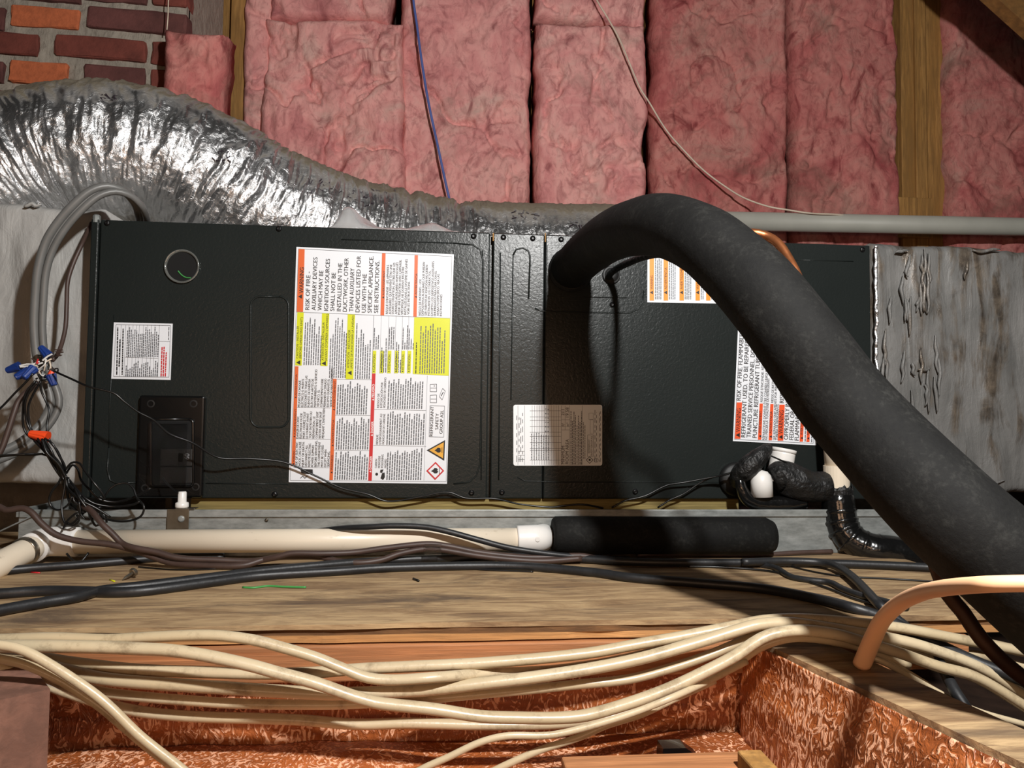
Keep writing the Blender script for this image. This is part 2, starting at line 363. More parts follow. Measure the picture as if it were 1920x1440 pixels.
    # clear plastics
    for k, c, r in (('clear', (.9, .9, .9), .08), ('film', (.92, .92, .92), .25)):
        m, nt, bs = new_mat(k+'_plastic'); v = coords(nt)
        bs.inputs['Base Color'].default_value = (*c, 1); bs.inputs['Roughness'].default_value = r
        bs.inputs['Transmission Weight'].default_value = 1.0 if k == 'clear' else .72; bs.inputs['IOR'].default_value = 1.3
        bump(nt, bs, noise(nt, v, 40, 3), .3, .002); MT[k] = m
build_mats()
# ================================================================== THE SETTING
def bxp(px0, py0, px1, py1, Y):          # world X0,X1,Z0,Z1 of a pixel rectangle on the plane y=Y
    a = aty((px0+px1)/2, py0, Y); b = aty((px0+px1)/2, py1, Y); c = aty(px0, (py0+py1)/2, Y); d = aty(px1, (py0+py1)/2, Y)
    return c[0], d[0], b[2], a[2]
YW = 0.90
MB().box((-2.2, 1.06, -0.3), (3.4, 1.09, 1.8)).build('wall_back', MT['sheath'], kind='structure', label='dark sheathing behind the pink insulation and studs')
MB().box((-2.2, -1.15, ZF-.33), (3.4, 1.06, ZF-.30)).build('floor', MT['darkfloor'], kind='structure', label='dark dusty attic floor below the joists')
# studs of the gable wall
def stud(px0, px1, Y, label, top=1.75, z0=-.2, deep=.085, mat='stud'):
    a = aty(px0, 200, Y)[0]; b = aty(px1, 200, Y)[0]
    return MB().box((a, Y, z0), (b, Y+deep, top), .002).build('wall_stud', MT[mat], label=label, cat='stud', group='studs of the gable wall')
stud(1690, 1716, .935, 'wide dark-edged stud beside the pink batt, nearest the white wire end')
stud(1717, 1738, .925, 'paler middle stud of the triple stud with a split lower end')
stud(1739, 1771, .938, 'stud of the triple stud next to the shaded pink batt')
stud(403, 427, .96, 'brown stud standing by the dark gap beside the chimney')
stud(428, 456, .93, 'pale yellow stud between the cut pink offcut and the narrow batt')
stud(506, 526, .96, 'stud glimpsed between the narrow batt and the bulging batt')
stud(1209, 1221, .99, 'thin yellow stud glimpsed beside the batt with a rounded top')
stud(996, 1007, 1.0, 'stud edge glimpsed in the dark slit under the blue wire batt')
a, b = aty(350, 26, .95), aty(412, -6, .95)
MB().tube([a, b], [.012, .012], 4, resample=False).build('brace_strip', MT['stud'], label='slanting pale wood strip across the dark gap above the chimney', cat='wood strip')
a, b, c, d = aty(1690, 470, .9), aty(1770, 470, .9), aty(1735, 436, .9), aty(1668, 405, .92)
MB().box((aty(1672, 400, .93)[0], .91, aty(1672, 446, .93)[2]), (aty(1742, 400, .93)[0], .93, aty(1672, 372, .93)[2]), .002).build('wood_block', MT['stud'], label='small wood block at the foot of the triple stud behind grey pipe', cat='wood block')
# insulation batts
def batt(name, rect, label, Y=YW, thick=.10, amp=.013, seed=0, res=.0052, group='pink fibreglass batts on the gable wall', rag=.010, stretch=(1, 1), mat='batt'):
    x0, x1, z0, z1 = bxp(*rect, Y) if len(rect) == 4 else rect
    nx = max(10, int((x1-x0)/res)); nz = max(10, int((z1-z0)/res))
    U, V = np.meshgrid(np.linspace(0, 1, nx), np.linspace(0, 1, nz))
    X = x0+(x1-x0)*U; Z = z0+(z1-z0)*V
    eu = np.minimum(U, 1-U)*(x1-x0); ev = np.minimum(V, 1-V)*(z1-z0)
    ed = np.minimum(eu, ev)
    e = np.clip(1-ed/.035, 0, 1)
    round_ = thick*(1-np.sqrt(np.clip(1-e**2.6, 0, 1)))*.92
    sx, sz = stretch
    wx = X+.05*fbm(X*5, Z*5, seed+3.1, 3); wz = Z+.05*fbm(X*5+9, Z*5, seed+7.7, 3)
    l1 = fbm(wx*6*sx, wz*5*sz, seed, 4)
    rid = 1-np.abs(fbm(wx*7*sx+4, wz*6*sz, seed+21, 4))
    disp = amp*l1 + amp*5.5*np.clip(rid-.78, 0, 1) + .5*amp*np.abs(fbm(wx*15*sx, wz*11*sz, seed+40, 3)) + .0035*fbm(wx*40, wz*32, seed, 3)
    Yv = Y + round_ + disp*(1-e*.6)
    k = np.clip(1-ed/.05, 0, 1)
    X = X + rag*k*fbm(Z*9, X*3+seed, seed, 4); Z = Z + rag*k*fbm(X*9, Z*3+seed, seed+5, 3)
    verts = np.stack([X, Yv, Z], -1).reshape(-1, 3)
    faces = [(j*nx+i, j*nx+i+1, (j+1)*nx+i+1, (j+1)*nx+i) for j in range(nz-1) for i in range(nx-1)]
    ring = [i for i in range(nx)]+[j*nx+nx-1 for j in range(1, nz)]+[(nz-1)*nx+i for i in range(nx-2, -1, -1)]+[j*nx for j in range(nz-2, 0, -1)]
    faces.append(tuple(reversed(ring)))
    return obj(name, verts, faces, MT[mat], smooth=True, label=label, cat='insulation', group=group)
batt('insulation_batt', (446, -190, 514, 420), 'narrow strip of pink insulation right beside the pale yellow stud', Y=.90, seed=1, mat='batt_dusty', rag=.006)
batt('insulation_batt', (500, -190, 738, 34), 'short bulging pink batt at the top edge above the largest sagging batt', Y=.865, thick=.12, amp=.02, seed=2, mat='batt_dusty')
batt('insulation_batt', (482, 28, 762, 460), 'wide sagging pink batt above the flex duct, left of the blue wire', Y=.875, thick=.12, amp=.019, seed=3, mat='batt_dusty', rag=.014)
batt('insulation_batt', (744, -190, 1000, 470), 'pink batt behind the hanging blue wire', Y=.90, amp=.015, seed=4, mat='batt_dusty')
batt('insulation_batt', (1002, -190, 1216, 42), 'short pink batt piece at the top edge crossed by the white wire', Y=.905, thick=.09, seed=5, mat='batt_dusty')
batt('insulation_batt', (1003, 34, 1218, 470), 'pink batt with a dark slit beside it and a creased base, above the hose arch', Y=.89, amp=.015, seed=6, mat='batt_dusty')
batt('insulation_batt', (1222, -190, 1484, 520), 'widest even pink batt crossed by the curving white wire', Y=.895, amp=.010, seed=7)
batt('insulation_batt', (1488, -190, 1693, 520), 'even pink batt between the thin dark seam and the triple stud', Y=.895, amp=.010, seed=8)
batt('insulation_batt', (1782, -190, 2180, 520), 'pink batt beyond the triple stud, crossed by the rafter shadow', Y=.89, amp=.010, seed=9)
batt('insulation_offcut', (296, 44, 418, 330), 'cut pink insulation offcut standing edge-on against the brick chimney', Y=.445, thick=.09, amp=.006, seed=10, stretch=(2.6, .5), group='', rag=.012)
# small dark slit strings: none.  rafter crossing the corner
a = aty(1800, -66, .52); b = aty(2020, 132, .52)
d = (b-a)/np.linalg.norm(b-a); n = np.array([-d[2], 0, d[0]])
if n[2] < 0: n = -n
MB().prism([a-d*.3, b+d*.5, b+d*.5+n*.19, a-d*.3+n*.19], (0, .04, 0)).build('rafter', MT['rafter'], label='brown roof rafter slanting across the top corner over the shaded batt', cat='rafter')
# brick chimney
YB = .545
ch = thing('brick_chimney', 'brick chimney with thick grey mortar beside the flex duct', 'chimney')
x0 = aty(-216, 100, YB)[0]; x1 = aty(346, 100, YB)[0]; zt = aty(100, -285, YB)[2]
nx, nz = 150, 130
U, V = np.meshgrid(np.linspace(x0, x1, nx), np.linspace(ZF-.3, zt, nz))
Yv = YB+.010+.0035*fbm(U*30, V*30, 2, 4)
vv = np.stack([U, Yv, V], -1).reshape(-1, 3)
ff = [(j*nx+i, j*nx+i+1, (j+1)*nx+i+1, (j+1)*nx+i) for j in range(nz-1) for i in range(nx-1)]
mb = MB().add(vv, ff).box((x0, YB+.022, ZF-.3), (x1, YB+.3, zt))
mb.add([(x1, YB+.008, ZF-.3), (x1, YB+.03, ZF-.3), (x1, YB+.03, zt), (x1, YB+.008, zt)], [(0, 1, 2, 3)])
mb.build('mortar_core', MT['mortar'], ch)
BR = [(-150, -18, -42, 4, 'red'), (-20, 150, -45, 3, 'dark'), (160, 275, -40, 6, 'dark'), (286, 350, -36, 10, 'red'),
      (-130, 6, 4, 55, 'dark'), (21, 146, 8, 53, 'orange'), (165, 348, 13, 63, 'dark'),
      (-200, -50, 50, 104, 'red'), (-40, 70, 57, 102, 'red'), (103, 271, 64, 112, 'red'), (285, 350, 76, 122, 'red'),
      (-150, 4, 106, 152, 'dark'), (18, 124, 112, 159, 'orange'), (157, 270, 120, 165, 'dark'), (283, 350, 128, 172, 'red'),
      (-170, -30, 160, 208, 'red'), (-14, 62, 168, 214, 'red'), (84, 250, 174, 222, 'red'), (264, 350, 182, 228, 'dark'),
      (-140, 8, 216, 262, 'red'), (24, 180, 224, 270, 'dark'), (198, 350, 232, 280, 'red')]
for k_, (y_, o_) in enumerate([(-100, 0), (-156, 70), (-212, 10), (-268, 60)]):       # courses above the picture
    for x_ in range(-205+(o_ % 85), 300, 172): BR.append((x_, x_+152, y_+x_*.03, y_+48+x_*.03, ('red', 'dark')[k_ % 2]))
for k_, y_ in enumerate([-48, 0, 50, 102, 158, 212]):                                  # bricks beyond the left edge
    BR.append((-205, (-168, -142, -208, -162, -182, -152)[k_], y_, y_+46, 'red')) if k_ != 2 else None
for i, (pa, pb, ya, yb, k) in enumerate(BR):
    A = aty(pa, ya, YB); Bq = aty(pb, yb, YB)
    bm = bmesh.new(); bmesh.ops.create_cube(bm, size=1)
    bmesh.ops.scale(bm, vec=(Bq[0]-A[0], .05, A[2]-Bq[2]), verts=bm.verts)
    bmesh.ops.bevel(bm, geom=bm.edges[:], offset=.003, segments=1, affect='EDGES')
    bmesh.ops.subdivide_edges(bm, edges=[e for e in bm.edges if e.calc_length() > .03], cuts=2)
    for v in bm.verts:
        v.co.x += random.uniform(-.0028, .0028); v.co.z += random.uniform(-.0022, .0022); v.co.y += random.uniform(-.0006, .0012)
    me = bpy.data.meshes.new('brick'); bm.to_mesh(me); bm.free(); me.materials.append(MT['brick_'+k])
    o = bpy.data.objects.new('brick', me); COL.objects.link(o); o.parent = ch
    o.location = ((A[0]+Bq[0])/2, YB+.0235+random.uniform(-.002, .003), (A[2]+Bq[2])/2); o.rotation_euler = (0, -(-.028), 0)
# ------------------------------------------------------------------ platform, joists, bay
XR = aty(1815, 1165, -.48)[0]+.15
pl = thing('plank_platform', 'weathered wide wood plank platform under the drain pan', 'platform')
fe = -.478
def edge_strip(z0, z1, off, mat, name, seed):
    xs = np.linspace(-1.0, XR, 170); y = fe+off+.0022*fbm(xs*14, xs*0, seed, 4)
    v = []; f = []
    for x, yy in zip(xs, y): v += [(x, yy, z0), (x, yy, z1), (x, .20, z1), (x, .20, z0)]
    for i in range(len(xs)-1):
        for k in range(4): f.append((4*i+k, 4*i+4+k, 4*i+4+(k+1) % 4, 4*i+(k+1) % 4))
    f += [(3, 2, 1, 0), tuple(4*(len(xs)-1)+k for k in range(4))]
    obj(name, v, f, MT[mat], pl)
edge_strip(ZB-.0055, ZB, 0, 'plank', 'top_ply', 1)
edge_strip(ZB-.0125, ZB-.0056, .004, 'plydark', 'core_ply', 2)
edge_strip(ZB-.0200, ZB-.0126, .001, 'plyedge', 'bottom_ply', 3)
MB().box((-1.0, -.482, ZJ-.040), (XR-.15, -.440, ZJ-.0012), .002).build('joist', MT['joist'], label='clean joist top edge of striped brown wood directly below the platform', cat='joist')
# flaked back face of the bay, undulating
def relief(name, P00, P10, P11, P01, nx, nz, amp, mat, label, cat, sc=10, thick=.03, seed=0):
    P00, P10, P11, P01 = map(np.asarray, (P00, P10, P11, P01))
    n = np.cross(P10-P00, P01-P00); n = n/np.linalg.norm(n)
    U, V = np.meshgrid(np.linspace(0, 1, nx), np.linspace(0, 1, nz))
    P = (P00*(1-U[..., None])*(1-V[..., None])+P10*U[..., None]*(1-V[..., None])+P11*U[..., None]*V[..., None]+P01*(1-U[..., None])*V[..., None])
    dsp = amp*fbm(P[..., 0]*sc*.5, P[..., 1]*sc, P[..., 2]*sc*2+seed, 4)
    Q = P+n*dsp[..., None]
    verts = np.concatenate([Q.reshape(-1, 3), (P-n*thick).reshape(-1, 3)]); N = nx*nz
    f = []
    for j in range(nz-1):
        for i in range(nx-1):
            a = j*nx+i; f.append((a, a+1, a+nx+1, a+nx)); f.append((N+a, N+a+nx, N+a+nx+1, N+a+1))
    ring = [i for i in range(nx)]+[j*nx+nx-1 for j in range(1, nz)]+[(nz-1)*nx+i for i in range(nx-2, -1, -1)]+[j*nx for j in range(nz-2, 0, -1)]
    for i in range(len(ring)):
        a, b = ring[i], ring[(i+1) % len(ring)]; f.append((a, N+a, N+b, b))
    return obj(name, verts, f, MT[mat], smooth=True, label=label, cat=cat)
xl = aty(92, 1300, -.46)[0]; xr = aty(1426, 1300, -.46)[0]
relief('bay_board', (xl-.3, -.462, ZF), (xr+.03, -.462, ZF), (xr+.03, -.466, ZJ-.041), (xl-.3, -.466, ZJ-.041), 220, 40, .004, 'flake', 'glossy brown board with pale flakes behind the hanging cream cables', 'board', 9)
# side joist running towards the camera
JA, JB = atz(1428, 1214, ZJ), atz(1899, 1436, ZJ); JC, JD = atz(1560, 1205, ZJ), atz(1920, 1366, ZJ)
dj = (JB-JA)/np.linalg.norm(JB-JA); JB2 = JB+dj*.35; JD2 = JD+(JD-JC)/np.linalg.norm(JD-JC)*.35
JA2 = JA-dj*.04; JC2 = JC-dj*.04
sj = thing('side_joist', 'joist coming towards the camera with orange flaked face and bare top', 'joist')
H = ZJ-ZF
o = relief('flaked_face', JB2+[-.11, 0, -H], JA2+[0, 0, -H], JA2, JB2, 170, 50, -.004, 'flake', None, None, 9, -.012, 5); o.parent = sj
nside = np.array([dj[1], -dj[0], 0]); nside = nside if nside[0] > 0 else -nside
MB().prism([JA2+nside*.012, JB2+nside*.012, JD2, JC2], (0, 0, -H)).build('core', MT['plank'], sj)
# left joist of the bay
LA = atz(94, 1292, ZJ); LB = LA+np.array([-.20, -.17, 0])
MB().prism([LA, LB, LB+np.array([-.06, .08, 0]), LA+np.array([-.06, .08, 0])], (0, 0, -H)).build('side_joist', MT['oldjoist'], label='plain brown joist side below the cream cables in the bottom corner', cat='joist')
# ledge of debris at the bottom of the bay and a lumber offcut
relief('debris_ledge', (xl-.1, -.64, ZF+.002), (xr+.1, -.64, ZF+.002), (xr+.1, -.47, ZF+.016), (xl-.1, -.47, ZF+.016), 160, 40, .006, 'flake', 'flaked debris lying along the bottom of the joist bay', 'debris', 16, .004, 9)
A = atd(1052, 1428, .70); Bq = atd(1436, 1414, .70)
MB().box((A[0], A[1]-.035, ZF+.004), (Bq[0], A[1], max(A[2], Bq[2])-.004), .002).build('lumber_offcut', MT['joist'], label='pale lumber offcut lying at the bottom edge of the joist bay', cat='lumber')
A = atd(1398, 1424, .665); Bq = atd(1446, 1424, .665)
MB().box((A[0], A[1]-.12, ZF+.004), (Bq[0], A[1]+.02, A[2]), .002).build('lumber_block', MT['stud'], label='short lumber block end against the long pale offcut', cat='lumber')
A = atd(1238, 1404, .735); Bq = atd(1322, 1424, .735)
mb = MB(); mb.prism([(A[0], A[1], Bq[2]-.03), (Bq[0], A[1], Bq[2]-.03), (Bq[0]-.004, A[1], Bq[2]), (A[0]+.026, A[1], A[2]), (A[0]+.003, A[1], A[2])], (0, .02, 0))
mb.build('plastic_clip', MT['black'], label='black plastic clip lying among flaked debris behind the lumber offcut', cat='clip')
# ================================================================== PLENUMS, DUCT, PAN
def plenum(name, x0, x1, y0, y1, zb, ztl, ztr, mat, label, seed, amp=.004, res=.006):
    t = thing(name, label, 'duct box')
    nx = int((x1-x0)/res); nz = int((max(ztl, ztr)-zb)/res)
    U, V = np.meshgrid(np.linspace(0, 1, nx), np.linspace(0, 1, nz))
    X = x0+(x1-x0)*U; top = ztl+(ztr-ztl)*U+.004*fbm(X*16, X*0, seed, 4); Z = zb+(top-zb)*V + .005*fbm(X*20, Z0 := X*0+seed, 1.0, 3)*(V < .02)
    ed = np.minimum(np.minimum(U, 1-U)*(x1-x0), np.minimum(V, 1-V)*(top-zb))
    Y = y0+.010*np.clip(1-ed/.012, 0, 1)**2+amp*fbm(X*26, Z*7, seed, 5)+amp*.7*np.clip(fbm(X*9, Z*5, seed+8, 4)-.25, 0, 1)*-2
    f = [(j*nx+i, j*nx+i+1, (j+1)*nx+i+1, (j+1)*nx+i) for j in range(nz-1) for i in range(nx-1)]
    N = nx*nz; v = list(np.stack([X, Y, Z], -1).reshape(-1, 3))
    ring = [i for i in range(nx)]+[j*nx+nx-1 for j in range(1, nz)]+[(nz-1)*nx+i for i in range(nx-2, -1, -1)]+[j*nx for j in range(nz-2, 0, -1)]
    base = len(v)
    for r in ring: q = v[r]; v.append((q[0], y1, q[2]))
    for k in range(len(ring)):
        k2 = (k+1) % len(ring); f.append((ring[k], base+k, base+k2, ring[k2]))
    f.append(tuple(base+k for k in range(len(ring))))
    obj('mastic_skin', v, f, MT[mat], t, smooth=True)
    return t
xL0 = aty(-480, 600, .05)[0]
lp = plenum('return_plenum', xL0, -.004, .05, .50, aty(60, 906, .05)[2], aty(0, 360, .05)[2], aty(150, 392, .05)[2], 'mastic2', 'grey mastic-coated duct box behind the grey cable loop', 3, .0035)
rp = plenum('supply_plenum', 1.408, aty(2420, 700, .012)[0], .012, .50, aty(1920, 926, .012)[2], aty(1650, 457, .012)[2], aty(2060, 474, .012)[2], 'mastic', 'grey duct box with brown foil streaks beyond the thick black hose', 14, .0032)
# bright foil tape bead along the seam of the supply box
zz = np.linspace(aty(1640, 460, 0)[2], aty(1640, 700, 0)[2], 26)
MB().tube([(1.409+.0012*random.uniform(-1, 1), .004+.002*random.uniform(-1, 1), z) for z in zz], [.0026+.0016*random.random() for _ in zz], 7, .003).build('foil_tape_bead', MT['foil'], rp)
# tabs and torn folds of the coating
for (px, py, w, h, a) in [(62, 385, 34, 5, .15)]+[(random.uniform(1652, 1768), random.uniform(500, 860), 5, random.uniform(24, 90), random.uniform(-.06, .06)) for _ in range(26)]+[(1702, 500, 6, 46, .1), (1700, 580, 7, 40, .05), (1726, 560, 5, 60, 0), (1690, 470, 30, 6, .2), (1730, 692, 26, 6, .1), (1812, 505, 5, 36, .2), (1850, 470, 60, 4, .03), (1770, 890, 40, 6, .3), (1860, 905, 50, 5, .1)]:
    P0 = aty(px, py, .004 if px > 1000 else .043); s = 1.35/1400
    dirv = np.array([math.cos(a), 0, math.sin(a)]) if w > h else np.array([math.sin(a), 0, math.cos(a)])
    L = max(w, h)*s/2
    pts = [P0+dirv*L*t+np.array([random.uniform(-1, 1)*.003, 0, random.uniform(-1, 1)*.003]) for t in (-1, -.5, 0, .4, 1)]
    MB().tube(pts, [.001, .003, .0035, .003, .001], 6).build('coating_fold', MT['mastic' if px > 1000 else 'mastic2'], rp if px > 1000 else lp, smooth=True)
# ---- flexible duct
fd = thing('flex_duct', 'crumpled silver foil flexible duct arching behind the air handler', 'duct')
DP = [(1320, 494, 1.98, .150), (1000, 492, 1.97, .150), (850, 488, 1.96, .150), (740, 470, 1.93, .150), (633, 447, 1.88, .149), (550, 416, 1.83, .147), (480, 384, 1.79, .146),
      (400, 338, 1.75, .144), (300, 298, 1.71, .143), (200, 284, 1.68, .143), (110, 288, 1.66, .140), (20, 322, 1.64, .136), (-90, 395, 1.62, .134), (-200, 500, 1.60, .132), (-300, 640, 1.59, .132)]
P, R = path([atd(a, b, c) for a, b, c, _ in DP], [q[3] for q in DP], .0024)
n = 170; T = np.gradient(P, axis=0); T /= np.linalg.norm(T, axis=1)[:, None]
s_ = np.concatenate([[0], np.cumsum(np.linalg.norm(np.diff(P, axis=0), axis=1))])
ang = np.linspace(0, 2*math.pi, n, endpoint=False)
A = np.cross(T[0], [0, 0, 1.0]); A /= np.linalg.norm(A); rows = []
fa = np.cos(ang)*2.2; fb_ = np.sin(ang)*2.2
for i in range(len(P)):
    A = A-T[i]*np.dot(A, T[i]); A /= np.linalg.norm(A); B = np.cross(T[i], A)
    s = s_[i]
    amt = np.clip((s-.35)/.35, .35, 1.0)
    w = s+.012*vnoise(fa*1.2+3, fb_*1.2, s*3)
    fold = 1-np.abs(vnoise(np.full(n, 1.0)*w*46, fa*.9, fb_*.9)*1.3)
    fold2 = 1-np.abs(vnoise(w*120, fa*1.6+5, fb_*1.6)*1.3)
    lump = vnoise(w*7, fa*.7, fb_*.7+8)
    tie = -.010*math.exp(-((s-.66)/.012)**2)-.006*math.exp(-((s-.80)/.01)**2)
    rr = R[i]+amt*(.0070*fold+.0036*fold2+.005*lump)+.0012*vnoise(w*260, fa*6, fb_*6)+tie
    rows.append(P[i]+np.outer(np.cos(ang)*rr, A)+np.outer(np.sin(ang)*rr, B))
v = np.concatenate(rows); N = len(P)
f = [(i*n+j, (i+1)*n+j, (i+1)*n+(j+1) % n, i*n+(j+1) % n) for i in range(N-1) for j in range(n)]
f += [tuple(range(n)), tuple((N-1)*n+j for j in range(n-1, -1, -1))]
obj('foil_jacket', v, f, MT['foil'], fd, smooth=True)
def near_duct(px, py, out=.002):          # point on the duct skin seen at a pixel
    best = None
    for d in np.linspace(1.3, 2.1, 160):
        q = atd(px, py, d); k = np.argmin(((P-q)**2).sum(1)); dist = np.linalg.norm(P[k]-q)
        if dist < R[k]+.008+out: return q
    return atd(px, py, 1.8)
# black ink marks on the jacket
for (cx, cy, wd, ht, nn) in [(205, 182, 42, 12, 16), (415, 288, 36, 30, 14), (600, 350, 50, 40, 26), (690, 372, 110, 34, 34), (985, 402, 46, 16, 14), (1078, 420, 26, 20, 10)]:
    mb = MB()
    for k in range(nn):
        x = cx+random.uniform(-.5, .5)*wd; y = cy+random.uniform(-.5, .5)*ht
        q = near_duct(x, y, .001); a = random.uniform(0, 3.14); L = random.uniform(.002, .007)
        dq = np.array([math.cos(a), 0, math.sin(a)])*L
        mb.tube([q-dq, q+dq], [.0011, .0011], 5, resample=False)
    mb.build('ink_print', MT['ink'], fd, kind='stuff')
# strap of clear tape round the duct near the unit seam
q = [near_duct(895, y, .004) for y in (388, 405, 425, 440)]
# loose clear plastic film on top of the unit
nx, ny = 120, 26; v = []
xa, xb = aty(612, 430, .06)[0], aty(905, 440, .06)[0]
for i in range(nx):
    for j in range(ny):
        u, w = i/(nx-1), j/(ny-1); x = xa+(xb-xa)*u
        hgt = .052*(math.exp(-((u-.10)/(.06 if u < .1 else .15))**2)*.75+.30+.38*math.exp(-((u-.70)/.20)**2))*math.sin(math.pi*min(1, w*1.05))**.7*(1-u**8)
        v.append((x+.004*vnoise(np.array([x*30]), np.array([w*4]))[0], .03+.20*w, .4785+hgt*(1+.35*vnoise(np.array([x*26]), np.array([w*5]))[0])+.002*abs(vnoise(np.array([x*90]), np.array([w*9]))[0])))
f = [(i*ny+j, (i+1)*ny+j, (i+1)*ny+j+1, i*ny+j+1) for i in range(nx-1) for j in range(ny-1)]
o = obj('plastic_film', v, f, MT['film'], smooth=True, label='crumpled clear plastic film lying on top of the air handler', cat='plastic film')
so = o.modifiers.new('thick', 'SOLIDIFY'); so.thickness = .0008
# ---- drain pan (galvanised)
dp = thing('drain_pan', 'galvanised steel drain pan under the air handler', 'pan')
YP = -.07
xp0 = aty(38, 960, YP)[0]; xp1 = aty(1860, 960, YP)[0]; zl = aty(900, 955, YP)[2]; zbp = ZB+.0005; yp1 = .62; th = .0016
mb = MB(); mb.box((xp0, YP, zbp), (xp1, YP+th, zl-.0005)); mb.build('front_wall', MT['zinc'], dp)
MB().box((xp0, YP-.0035, zl-.0125), (xp1, YP-.0004, zl), .0012).build('front_lip', MT['zinc'], dp)
MB().box((xp0-th, YP, zbp), (xp0, yp1, zl-.0005)).box((xp0-.006, YP, zl-.012), (xp0-th-.0002, yp1, zl)).build('side_wall', MT['zinc'], dp)
MB().box((xp1, YP, zbp), (xp1+th, yp1, zl-.0005)).build('side_wall', MT['zinc'], dp)
MB().box((xp0, yp1, zbp), (xp1, yp1+th, zl-.0005)).build('back_wall', MT['zinc'], dp)
MB().box((xp0, YP+th, zbp), (xp1, yp1, zbp+th)).build('pan_bottom', MT['zinc'], dp)
q0, q1, q2 = (xp0+.002, YP-.004, zl-.004), (xp0+.028, YP-.004, zl-.006), (xp0+.002, YP-.004, zl-.05)
MB().tube([np.array(q1)+[.004, 0, .002], np.array(q0)+[-.03, 0, -.03]], [.0012, .0012], 6, resample=False).build('corner_fold', MT['zinc'], dp)
for px in (500, 1120): 
    c = aty(px, 975, YP); MB().lathe([(.002, 0), (.003, -.001), (.001, -.0025)], (c[0], YP-.0005, c[2]+.0), (0, 1, 0), 10).build('rivet', MT['bracket'], dp)
# lumber strips carrying the unit inside the pan
xa, xb = aty(360, 945, .02)[0], aty(1382, 945, .02)[0]
MB().box((xa, .012, zbp+th+.0003), (xb, .05, -.0008), .0015).build('support_lumber', MT['green_lumber'], label='greenish treated lumber strip under the front edge of the air handler', cat='lumber')
MB().box((xa, .40, zbp+th+.0003), (xb, .44, -.0008), .0015).build('support_lumber', MT['green_lumber'], label='treated lumber strip under the back edge of the air handler', cat='lumber')
# ================================================================== AIR HANDLER
AH = thing('air_handler', 'dark grey horizontal air handler cabinet covered in warning labels', 'air handler')
WU, HU = 1.40, 0.475
X = lambda px, py=680, Y=0.0: aty(px, py, Y)[0]
Zp = lambda px, py, Y=0.0: aty(px, py, Y)[2]
MB().box((0, .0135, 0), (WU, .53, HU), .003).build('cabinet_body', MT['paint'], AH)
xs_ = .6846
MB().box((0, -.001, .0015), (.0125, .0132, HU-.0005), .002).build('corner_post', MT['paint'], AH)
MB().lathe([(.0062, 0), (.0062, .012), (.004, .014)], (.0068, .004, HU-.006), (0, 0, 1), 12).build('corner_cap', MT['zinc'], AH)
def panel(name, x0, x1, y=0.0):
    return MB().box((x0, y, .0008), (x1, .0132, HU-.0008), .0022).build(name, MT['paint'], AH)
bp = panel('blower_panel', .0150, xs_-.0032)
xi = X(1022, 470)
cs = panel('coil_strip_panel', xs_+.0030, xi-.0008)
cp = panel('coil_panel', xi+.0008, WU-.004)
# brass coloured gasket slivers in the seams
for px, y0_, y1_ in ((1022.5, 437, 454), (925, 437, 452)):
    a, b = aty(px, y0_, 0), aty(px, y1_, 0)
    MB().box((a[0]-.0011, -.0012, b[2]), (a[0]+.0011, .001, a[2]), .0003).build('gasket_sliver', MT['stud'], AH, label='yellow foam gasket sliver in the seam')
# embossed ridges
def rrect(px0, py0, px1, py1, rpx, sides='lbrt', n=8):
    c = [(px1-rpx, py0+rpx, -90), (px1-rpx, py1-rpx, 0), (px0+rpx, py1-rpx, 90), (px0+rpx, py0+rpx, 180)]
    pts = []
    for cx, cy, a in c:
        for k in range(n+1):
            w = math.radians(a+90*k/n); pts.append((cx+rpx*math.cos(w), cy+rpx*math.sin(w)))
    pts.append(pts[0]); return pts
def ridge(pix, r=.0014, parent=AH, name='embossed_ridge', y=-.0002, mat='paint'):
    MB().tube([aty(a, b, y) for a, b in pix], [r]*len(pix), 8, resample=False).build(name, MT[mat], parent, smooth=True)
ridge(rrect(470, 556, 541, 801, 18), .0018)
ridge([(204, 840), (201, 880), (206, 900), (216, 905), (262, 905)]); ridge([(214, 590), (206, 760), (204, 840)], .0010)
ridge([(850, 907), (880, 904), (893, 892), (900, 870), (903, 700), (906, 490), (900, 468), (886, 459), (850, 456)], .0014)
ridge([(640, 449), (850, 456)], .0010); ridge([(386, 906), (540, 908)], .0010)
ridge([(905, 470), (902, 900)], .0009)
ridge([(938, 474), (935, 900)], .0012); ridge([(962, 478), (968, 468), (980, 465), (990, 470), (994, 480), (991, 560)], .0016)
ridge([(962, 478), (958, 750)], .0010)
ridge([(1003, 578), (1013, 583), (1050, 585), (1180, 587), (1196, 580), (1205, 566), (1207, 545)], .0014)
ridge([(970, 895), (985, 902), (1040, 904), (1280, 904), (1400, 905)], .0010)
ridge([(1480, 487), (1600, 490)], .0009)
# small removable piping plate round the hose entry
a, b = aty(1026, 440, 0), aty(1176, 559, 0)
MB().box((a[0], -.0022, b[2]), (b[0], -.0003, HU-.02), .0006).build('piping_plate', MT['paint'], AH)
# screws
scr = [(201, 418), (523, 429), (888, 443), (944, 445), (999, 447), (1052, 449), (1617, 468), (515, 927), (884, 924), (941, 923), (1191, 922), (1148, 571), (1530, 925)]
sm = MB().lathe([(.0052, 0), (.0052, .0008), (.0040, .0022), (.0024, .0030), (.0024, .0018), (.001, .0016)], (0, 0, 0), (0, -1, 0), 10)
sm0 = None
for (a, b) in scr:
    if sm0 is None: o = sm.build('panel_screw', MT['screw'], AH, smooth=False); sm0 = o
    else:
        o = sm0.copy(); COL.objects.link(o); o.parent = AH
    o.location = tuple(aty(a, b, -.0004))
